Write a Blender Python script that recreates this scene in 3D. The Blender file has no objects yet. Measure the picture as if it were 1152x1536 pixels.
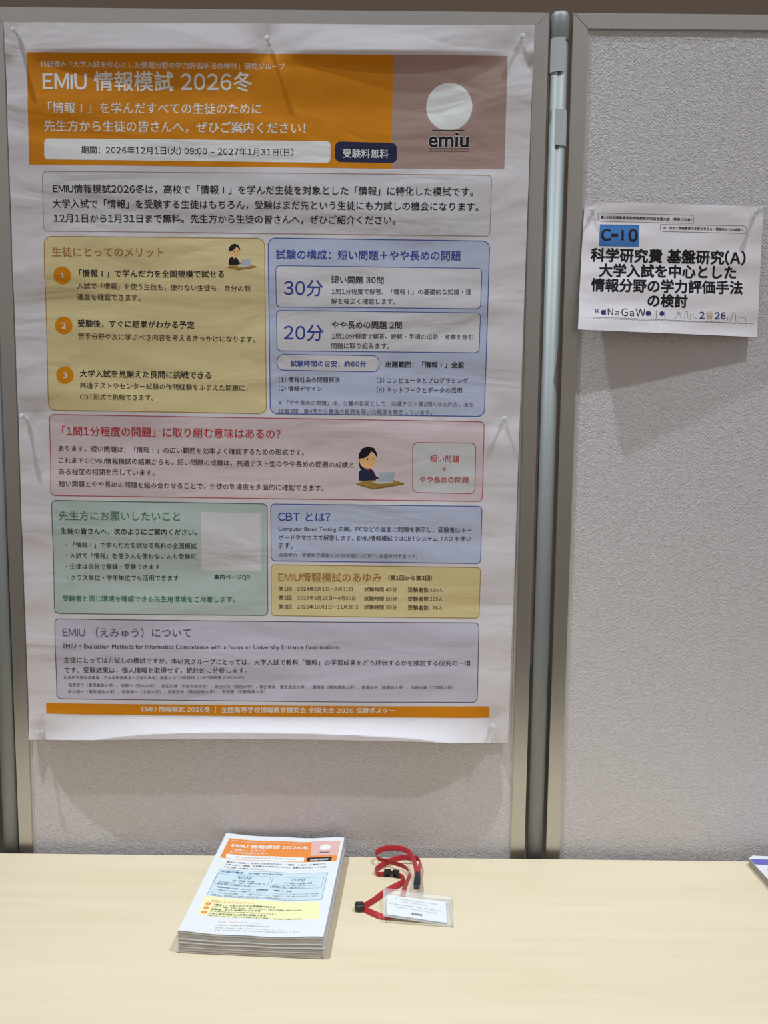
import bpy, bmesh, math, random
from mathutils import Vector, Matrix
random.seed(7)
scene = bpy.context.scene
COL = scene.collection

# ------------------------------------------------------------------ camera
cam_data = bpy.data.cameras.new('camera')
cam = bpy.data.objects.new('camera', cam_data); COL.objects.link(cam)
cam_data.sensor_fit = 'VERTICAL'; cam_data.sensor_height = 36.0; cam_data.lens = 1331.06/1536*36
cam_data.clip_start = .02
_yaw, _pitch, _roll = (-0.000651, 0.112446, 0.010463)
_f = Vector((math.sin(_yaw)*math.cos(_pitch), math.cos(_yaw)*math.cos(_pitch), -math.sin(_pitch)))
_r = Vector((math.cos(_yaw), -math.sin(_yaw), 0)); _u = _r.cross(_f)
_r2 = _r*math.cos(_roll)+_u*math.sin(_roll); _u2 = -_r*math.sin(_roll)+_u*math.cos(_roll)
_m = Matrix((_r2, _u2, -_f)).transposed().to_4x4(); _m.translation = Vector((0.19469, -1.50231, 1.47903))
cam.matrix_world = _m
scene.camera = cam

# ------------------------------------------------------------------ light: the dim hall, two ceiling spots, exposure
world = bpy.data.worlds.new('hall_air'); scene.world = world; world.use_nodes = True
_wn = world.node_tree.nodes; _wl = world.node_tree.links
_tc = _wn.new('ShaderNodeTexCoord'); _sep = _wn.new('ShaderNodeSeparateXYZ'); _rmp = _wn.new('ShaderNodeValToRGB')
_mr = _wn.new('ShaderNodeMapRange'); _mr.inputs[1].default_value = -1; _mr.inputs[2].default_value = 1
_rmp.color_ramp.elements[0].position = .45; _rmp.color_ramp.elements[0].color = (.245, .206, .166, 1)
_rmp.color_ramp.elements[1].position = .74; _rmp.color_ramp.elements[1].color = (.400, .388, .380, 1)
_wl.new(_tc.outputs['Generated'], _sep.inputs[0]); _wl.new(_sep.outputs['Z'], _mr.inputs[0]); _wl.new(_mr.outputs[0], _rmp.inputs[0])
_wl.new(_rmp.outputs[0], _wn['Background'].inputs[0]); _wn['Background'].inputs[1].default_value = .95

def spot(name, loc, aim, power, color, radius, angle, blend):
    d = bpy.data.lights.new(name, 'SPOT'); o = bpy.data.objects.new(name, d); COL.objects.link(o)
    d.energy = power; d.color = color; d.shadow_soft_size = radius; d.spot_size = math.radians(angle); d.spot_blend = blend
    o.location = loc; o.rotation_euler = (Vector(aim)-Vector(loc)).to_track_quat('-Z', 'Y').to_euler()
spot('ceiling_spot_over_left', (-1.37, -.66, 6.05), (-.25, -.30, .9), 860, (.80, .92, 1.0), .030, 38, 1.0)
spot('ceiling_spot_over_right', (2.25, -1.15, 6.05), (.75, -.30, .9), 620, (.80, .92, 1.0), .040, 34, 1.0)

scene.view_settings.view_transform = 'Standard'
scene.view_settings.look = 'None'
scene.view_settings.gamma = 1.0
scene.view_settings.use_curve_mapping = False
scene.view_settings.exposure = 0.0
TABLE = .70

# ------------------------------------------------------------------ materials
def lin(c):
    return tuple((x/255/12.92 if x/255 <= .04045 else ((x/255+.055)/1.055)**2.4) for x in c)
def alb(c, ref, k=.80):
    a, b = lin(c), lin(ref)
    return tuple(min(.93, k*x/y) for x, y in zip(a, b))

def new_mat(name):
    m = bpy.data.materials.new(name); m.use_nodes = True
    nt = m.node_tree; return m, nt, nt.nodes['Principled BSDF']

def plain(name, rgb, rough=.5, metal=0.0, spec=.5):
    m, nt, b = new_mat(name)
    b.inputs['Base Color'].default_value = (*rgb, 1); b.inputs['Roughness'].default_value = rough
    b.inputs['Metallic'].default_value = metal; b.inputs['Specular IOR Level'].default_value = spec
    return m

def paper(name, rgb, rough=.48, crumple=1.0, spec=.25):
    """printed sheet: one crumple relief in object space, shared by every ink on it"""
    m, nt, b = new_mat(name); N = nt.nodes; L = nt.links
    b.inputs['Base Color'].default_value = (*rgb, 1); b.inputs['Roughness'].default_value = rough
    b.inputs['Specular IOR Level'].default_value = spec
    if crumple:
        tc = N.new('ShaderNodeTexCoord')
        n1 = N.new('ShaderNodeTexNoise'); n1.inputs['Scale'].default_value = 9; n1.inputs['Detail'].default_value = 3; n1.inputs['Roughness'].default_value = .42; n1.inputs['Distortion'].default_value = .6
        mp = N.new('ShaderNodeMapping'); mp.inputs['Scale'].default_value = (.55, 1, 1.5)
        n2 = N.new('ShaderNodeTexVoronoi'); n2.feature = 'DISTANCE_TO_EDGE'; n2.inputs['Scale'].default_value = 11
        n2r = N.new('ShaderNodeMapRange'); n2r.inputs[1].default_value = 0; n2r.inputs[2].default_value = .12; n2r.inputs[3].default_value = 0; n2r.inputs[4].default_value = 1
        n3 = N.new('ShaderNodeTexNoise'); n3.inputs['Scale'].default_value = 2.3
        gate = N.new('ShaderNodeMapRange'); gate.inputs[1].default_value = .52; gate.inputs[2].default_value = .66
        mul = N.new('ShaderNodeMath'); mul.operation = 'MULTIPLY'
        mul2 = N.new('ShaderNodeMath'); mul2.operation = 'MULTIPLY_ADD'; mul2.inputs[1].default_value = .10
        L.new(tc.outputs['Object'], mp.inputs[0]); L.new(mp.outputs[0], n1.inputs['Vector']); L.new(mp.outputs[0], n2.inputs['Vector']); L.new(tc.outputs['Object'], n3.inputs['Vector'])
        L.new(n2.outputs[0], n2r.inputs[0]); L.new(n3.outputs[0], gate.inputs[0]); L.new(n2r.outputs[0], mul.inputs[0]); L.new(gate.outputs[0], mul.inputs[1])
        L.new(mul.outputs[0], mul2.inputs[0]); L.new(n1.outputs[0], mul2.inputs[2])
        bp = N.new('ShaderNodeBump'); bp.inputs['Strength'].default_value = .75*crumple; bp.inputs['Distance'].default_value = .006
        L.new(mul2.outputs[0], bp.inputs['Height']); L.new(bp.outputs[0], b.inputs['Normal'])
    return m

PREF = (176, 171, 172)
INKS = {'white': (206, 194, 199), 'sheet': (182, 171, 176), 'orange': (178, 106, 4), 'blush': (144, 116, 110), 'ink': (26, 21, 30), 'black': (20, 17, 22),
 'navyfill': (30, 32, 58), 'navy': (36, 52, 122), 'red': (152, 42, 54), 'brown': (138, 88, 40), 'greentext': (62, 92, 74), 'greenbold': (36, 92, 68),
 'purple': (84, 66, 104), 'grey': (84, 76, 84), 'paperbox': (176, 167, 172), 'yellow': (182, 162, 122), 'blue': (155, 155, 175), 'pink': (178, 157, 161),
 'pinkpale': (172, 166, 169), 'green': (150, 156, 153), 'lilac': (164, 154, 169), 'tanline': (140, 105, 55), 'blueline': (48, 70, 130), 'redline': (150, 60, 70),
 'greenline': (60, 80, 85), 'purpleline': (70, 60, 90), 'brownline': (135, 105, 95), 'skin': (196, 150, 105), 'wood': (140, 104, 50), 'wooddark': (110, 80, 36),
 'laptop': (140, 142, 150), 'lapside': (165, 165, 170), 'boothblue': (52, 90, 142), 'boothnavy': (34, 38, 84), 'gold': (140, 112, 52)}
_pm = {}
def ink(name):
    if name not in _pm:
        c = INKS[name]; _pm[name] = paper('print_'+name, alb(c, PREF, .74))
    return _pm[name]
_sm = {}
def sign_ink(name):
    if name not in _sm: _sm[name] = paper('sign_'+name, alb(INKS[name], PREF, .86), crumple=.6)
    return _sm[name]
LREF = (226, 238, 248)
LINKS = {'white': (236, 244, 250), 'sheet': (226, 238, 248), 'lorange': (232, 146, 72), 'lpink': (224, 188, 188), 'ink': (70, 72, 84), 'navyfill': (48, 44, 52), 'navy': (60, 110, 170),
 'lblue': (203, 230, 246), 'lblueline': (110, 140, 170), 'lyellow': (238, 244, 196), 'grey': (130, 132, 138)}
_lm = {}
def leaf_ink(name):
    if name not in _lm:
        _lm[name] = paper('leaflet_'+name, alb(LINKS[name], LREF, .71), crumple=0)
    return _lm[name]

def make_wallpaper():
    m, nt, b = new_mat('embossed_vinyl_wallpaper'); N = nt.nodes; L = nt.links
    b.inputs['Base Color'].default_value = (.735, .685, .70, 1); b.inputs['Roughness'].default_value = .55; b.inputs['Specular IOR Level'].default_value = .3
    tc = N.new('ShaderNodeTexCoord'); last = None
    for ang, sc, off in ((.88, 1.0, 0), (-.80, 1.12, 3.1), (.25, 1.3, 7.7)):
        rot = N.new('ShaderNodeMapping'); rot.inputs['Rotation'].default_value = (0, ang, 0); rot.inputs['Location'].default_value = (off, 0, off)
        mp = N.new('ShaderNodeMapping'); mp.inputs['Scale'].default_value = (88*sc, 88, 390*sc)
        n = N.new('ShaderNodeTexNoise'); n.inputs['Scale'].default_value = 1; n.inputs['Detail'].default_value = 2; n.inputs['Distortion'].default_value = 0
        r = N.new('ShaderNodeMapRange'); r.inputs[1].default_value = .49; r.inputs[2].default_value = .64; r.interpolation_type = 'SMOOTHSTEP'
        L.new(tc.outputs['Object'], rot.inputs[0]); L.new(rot.outputs[0], mp.inputs[0]); L.new(mp.outputs[0], n.inputs['Vector']); L.new(n.outputs[0], r.inputs[0])
        if last is None: last = r
        else:
            mx = N.new('ShaderNodeMath'); mx.operation = 'ADD'; L.new(last.outputs[0], mx.inputs[0]); L.new(r.outputs[0], mx.inputs[1]); last = mx
    fine = N.new('ShaderNodeTexNoise'); fine.inputs['Scale'].default_value = 230; fine.inputs['Detail'].default_value = 2
    ma = N.new('ShaderNodeMath'); ma.operation = 'MULTIPLY_ADD'; ma.inputs[1].default_value = .9
    L.new(tc.outputs['Object'], fine.inputs['Vector']); L.new(fine.outputs[0], ma.inputs[0]); L.new(last.outputs[0], ma.inputs[2])
    bp = N.new('ShaderNodeBump'); bp.inputs['Strength'].default_value = .85; bp.inputs['Distance'].default_value = .0006
    L.new(ma.outputs[0], bp.inputs['Height']); L.new(bp.outputs[0], b.inputs['Normal'])
    return m

def make_maple():
    m, nt, b = new_mat('light_maple_laminate'); N = nt.nodes; L = nt.links
    tc = N.new('ShaderNodeTexCoord'); mp = N.new('ShaderNodeMapping'); mp.inputs['Scale'].default_value = (3.0, 60, 60)
    n = N.new('ShaderNodeTexNoise'); n.inputs['Scale'].default_value = 1; n.inputs['Detail'].default_value = 5; n.inputs['Roughness'].default_value = .62; n.inputs['Distortion'].default_value = .3
    mp2 = N.new('ShaderNodeMapping'); mp2.inputs['Scale'].default_value = (1.4, 11, 11)
    n2 = N.new('ShaderNodeTexNoise'); n2.inputs['Scale'].default_value = 1; n2.inputs['Detail'].default_value = 2
    r = N.new('ShaderNodeValToRGB'); r.color_ramp.elements[0].position = .30; r.color_ramp.elements[0].color = (.655, .535, .365, 1)
    r.color_ramp.elements[1].position = .62; r.color_ramp.elements[1].color = (.720, .605, .435, 1)
    mix = N.new('ShaderNodeMath'); mix.operation = 'MULTIPLY_ADD'; mix.inputs[1].default_value = .5
    half = N.new('ShaderNodeMath'); half.operation = 'MULTIPLY'; half.inputs[1].default_value = .5
    L.new(tc.outputs['Object'], mp.inputs[0]); L.new(mp.outputs[0], n.inputs['Vector']); L.new(tc.outputs['Object'], mp2.inputs[0]); L.new(mp2.outputs[0], n2.inputs['Vector'])
    L.new(n2.outputs[0], half.inputs[0]); L.new(n.outputs[0], mix.inputs[0]); L.new(half.outputs[0], mix.inputs[2]); L.new(mix.outputs[0], r.inputs[0])
    L.new(r.outputs[0], b.inputs['Base Color']); b.inputs['Roughness'].default_value = .5; b.inputs['Specular IOR Level'].default_value = .3
    return m

def brushed(name, rgb, rough, scale=(900, 900, 6)):
    m, nt, b = new_mat(name); N = nt.nodes; L = nt.links
    b.inputs['Base Color'].default_value = (*rgb, 1); b.inputs['Metallic'].default_value = 1; b.inputs['Roughness'].default_value = rough
    tc = N.new('ShaderNodeTexCoord'); mp = N.new('ShaderNodeMapping'); mp.inputs['Scale'].default_value = scale
    n = N.new('ShaderNodeTexNoise'); n.inputs['Scale'].default_value = 1; n.inputs['Detail'].default_value = 2
    r = N.new('ShaderNodeMapRange'); r.inputs[3].default_value = rough-.05; r.inputs[4].default_value = rough+.09
    L.new(tc.outputs['Object'], mp.inputs[0]); L.new(mp.outputs[0], n.inputs['Vector']); L.new(n.outputs[0], r.inputs[0]); L.new(r.outputs[0], b.inputs['Roughness'])
    return m

def make_clear(name, rough=.05, tint=(1, 1, 1)):
    m, nt, b = new_mat(name)
    b.inputs['Base Color'].default_value = (*tint, 1); b.inputs['Transmission Weight'].default_value = 1; b.inputs['IOR'].default_value = 1.49
    b.inputs['Roughness'].default_value = rough
    return m

M_SHEET = ink('sheet')
M_WALLPAPER = make_wallpaper()
M_MAPLE = make_maple()
M_EDGE = plain('table_edge_band', (.60, .50, .34), .5)
M_ALU = brushed('anodised_aluminium', (.56, .545, .53), .34)
M_POST = brushed('galvanised_steel', (.31, .32, .315), .56)
M_POST.node_tree.nodes['Principled BSDF'].inputs['Metallic'].default_value = .55
M_SLEEVE = plain('pale_grey_nylon', (.62, .66, .68), .35)
M_GASKET = plain('pale_gasket', (.60, .575, .545), .6)
M_DARK = plain('black_plastic', (.018, .017, .017), .35)
M_NAVY = plain('navy_plastic', (.013, .016, .030), .3)
M_CLEAR = plain('clear_plastic', (.70, .71, .73), .06, 0, 1.0); M_CLEAR.node_tree.nodes['Principled BSDF'].inputs['Alpha'].default_value = .5
M_NEEDLE = plain('pin_steel', (.7, .7, .7), .25, 1.0)
M_LEG = plain('grey_steel', (.3, .3, .3), .4, 1.0)

def make_vinyl():
    m, nt, b = new_mat('clear_vinyl_sleeve'); N = nt.nodes; L = nt.links
    b.inputs['Base Color'].default_value = (1, 1, 1, 1); b.inputs['Roughness'].default_value = .12; b.inputs['Specular IOR Level'].default_value = .6
    b.inputs['Alpha'].default_value = .09
    return m
M_VINYL = make_vinyl()
M_SEAM = plain('welded_vinyl_seam', (.80, .78, .74), .25); M_SEAM.node_tree.nodes['Principled BSDF'].inputs['Alpha'].default_value = .3

def make_webbing():
    m, nt, b = new_mat('red_woven_tape'); N = nt.nodes; L = nt.links
    b.inputs['Base Color'].default_value = (.44, .010, .016, 1); b.inputs['Roughness'].default_value = .6
    b.inputs['Sheen Weight'].default_value = .2
    tc = N.new('ShaderNodeTexCoord'); n = N.new('ShaderNodeTexNoise'); n.inputs['Scale'].default_value = 1500
    bp = N.new('ShaderNodeBump'); bp.inputs['Strength'].default_value = .4; bp.inputs['Distance'].default_value = .0004
    L.new(tc.outputs['Object'], n.inputs['Vector']); L.new(n.outputs[0], bp.inputs['Height']); L.new(bp.outputs[0], b.inputs['Normal'])
    return m
M_TAPE = make_webbing()

# ------------------------------------------------------------------ object helpers
def tag(o, label=None, cat=None, group=None, kind=None):
    if label: o['label'] = label
    if cat: o['category'] = cat
    if group: o['group'] = group
    if kind: o['kind'] = kind
    return o
def empty(name, loc):
    o = bpy.data.objects.new(name, None); COL.objects.link(o); o.location = loc; o.empty_display_size = .02
    return o
def link(name, me, parent=None):
    o = bpy.data.objects.new(name, me); COL.objects.link(o)
    if parent:
        o.parent = parent; o.matrix_parent_inverse = Matrix.Identity(4)
    return o
def shift(verts, parent):
    if not parent: return verts
    l = parent.location
    return [(v[0]-l[0], v[1]-l[1], v[2]-l[2]) for v in verts]
def mesh_obj(name, verts, faces, mats, parent=None, midx=None, smooth=False, normals=None):
    """verts in world metres"""
    me = bpy.data.meshes.new(name); me.from_pydata(shift(verts, parent), [], faces)
    for m in (mats if isinstance(mats, list) else [mats]): me.materials.append(m)
    if midx: me.polygons.foreach_set('material_index', midx)
    if smooth or normals: me.polygons.foreach_set('use_smooth', [True]*len(me.polygons))
    me.update()
    if normals: me.normals_split_custom_set_from_vertices(normals)
    return link(name, me, parent)
def bm_obj(name, bm, mats, parent=None, smooth=False):
    if parent: bmesh.ops.translate(bm, verts=bm.verts, vec=-Vector(parent.location))
    me = bpy.data.meshes.new(name); bm.to_mesh(me); bm.free()
    for m in (mats if isinstance(mats, list) else [mats]): me.materials.append(m)
    if smooth:
        me.polygons.foreach_set('use_smooth', [True]*len(me.polygons))
    return link(name, me, parent)
def add_box(bm, lo, hi, bevel=0.0, seg=2):
    r = bmesh.ops.create_cube(bm, size=1); vs = r['verts']
    for v in vs:
        v.co = Vector([(lo[i]+hi[i])/2+v.co[i]*(hi[i]-lo[i]) for i in range(3)])
    if bevel:
        es = list({e for v in vs for e in v.link_edges})
        bmesh.ops.bevel(bm, geom=es, offset=bevel, segments=seg, affect='EDGES', profile=.5)
def lathe(profile, seg=20):
    """profile [(radius, height)] about +Z"""
    V, F = [], []
    for r, z in profile:
        for k in range(seg):
            a = 2*math.pi*k/seg; V.append((r*math.cos(a), r*math.sin(a), z))
    n = len(profile)
    for i in range(n-1):
        for k in range(seg):
            k2 = (k+1) % seg
            F.append((i*seg+k, i*seg+k2, (i+1)*seg+k2, (i+1)*seg+k))
    F.append(tuple(range(seg))[::-1]); F.append(tuple((n-1)*seg+k for k in range(seg)))
    return V, F

# ---- how the two pinned sheets hang (u, v in 0..1 from the lower left; metres) ----
def lerp2(TL, TR, BR, BL, u, v):
    a = [BL[i]*(1-u)+BR[i]*u for i in (0, 1)]
    b = [TL[i]*(1-u)+TR[i]*u for i in (0, 1)]
    return a[0]*(1-v)+b[0]*v, a[1]*(1-v)+b[1]*v

PW, PH = 841.0, 1189.0
def poster_point(x, y):
    """x, y in mm on the poster, from its lower left corner"""
    u, v = x/PW, y/PH
    t, b = PH-y, y
    X, Z = lerp2((-.4231, 1.3931), (.4262, 1.3970), (.4150, .2043), (-.4230, .2011), u, v)
    def span(a, c):
        k = (u-a)/(c-a)
        return math.sin(math.pi*k)**.8 if 0 < k < 1 else 0.0
    top = 8.5*span(.028, .502) + 10.0*span(.502, .972)
    if u > .972: top += 7*((u-.972)/.028)**1.2
    if u < .028: top += 2*((.028-u)/.028)
    k = min(1.0, max(0.0, (t-37)/31.0)); et = (.72+.28*min(1.0, max(0.0, t)/38.0))*(1-k*k*(3-2*k))
    k = (u-.03)/.935
    bot = 29.0*(math.sin(math.pi*k)**.42 if 0 < k < 1 else 0.0)
    if u < .03: bot = 6*((.03-u)/.03)
    eb = max(0.0, 1-b/46.0)
    eb = eb**1.35
    d = top*et + bot*eb
    env = max(0.0, math.sin(math.pi*min(1, max(0, u))))**.6
    rise = max(0.0, math.sin(math.pi*min(1, max(0, v))))
    d += 2.0*env*rise + 8.0*env*max(0.0, 1-v)**1.5*min(1.0, v/.06)
    # gentle sag waves between the pins
    d += 1.05*math.sin(y/31.0+x/260.0+.7)*(.35+.65*math.sin(x/210.0+y/420.0)**2)
    d += .65*math.sin(y/19.0-x/150.0)*math.sin(x/95.0+1.0+y/300.0)
    d += .35*math.sin(y/12.5+x/70.0)*math.sin(y/90.0-x/120.0)
    # the sheet is drawn in at each pin
    for (px, py, am) in ((24, 1166, 3.0), (421, 1156, 4.0), (820, 1161, 3.0), (16, 556, 3.0), (814, 560, 4.0), (24, 14, 2.0), (812, 32, 4.0)):
        r2 = (x-px)**2+(y-py)**2
        if r2 < 90000:
            r = math.sqrt(r2)
            d -= .85*am*math.exp(-r2/576.0)
            an = math.atan2(y-py, x-px)
            d += .75*math.sin(an*4+px)*math.exp(-r/80.0)*(1-math.exp(-r2/1100.0))
    d = math.log(1+math.exp(min(40, (d+1.2)*2)))/2-1.2
    Z -= .0038*(top/8.5)*et
    Z += 0.0115*(bot/29.0)*eb
    return X, -(.0026+d*.001), Z+.70

SW, SH = 297.0, 210.0
def sign_point(x, y):
    u, v = x/SW, y/SH
    X, Z = lerp2((.5177, 1.1234), (.8101, 1.1198), (.8094, .9085), (.5076, .9162), u, v)
    w = max(0.0, 1-v)
    d = (26.0-20.0*u)*w**1.7
    d += .65*math.sin(y/11.0+x/90.0)*(1-w*.3) + .4*math.sin(y/7.0-x/40.0)*math.sin(x/50.0)
    for (px, py, am) in ((14, 190, 2.0), (284, 199, 2.0)):
        r = math.hypot(x-px, y-py)
        d -= am*math.exp(-r*r/330.0)
        d += .8*math.sin(math.atan2(y-py, x-px)*4)*math.exp(-r/50.0)*(1-math.exp(-r*r/500.0))
    d = max(d, -1.0)


    return X, -(.0010+d*.001), Z+.70

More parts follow.
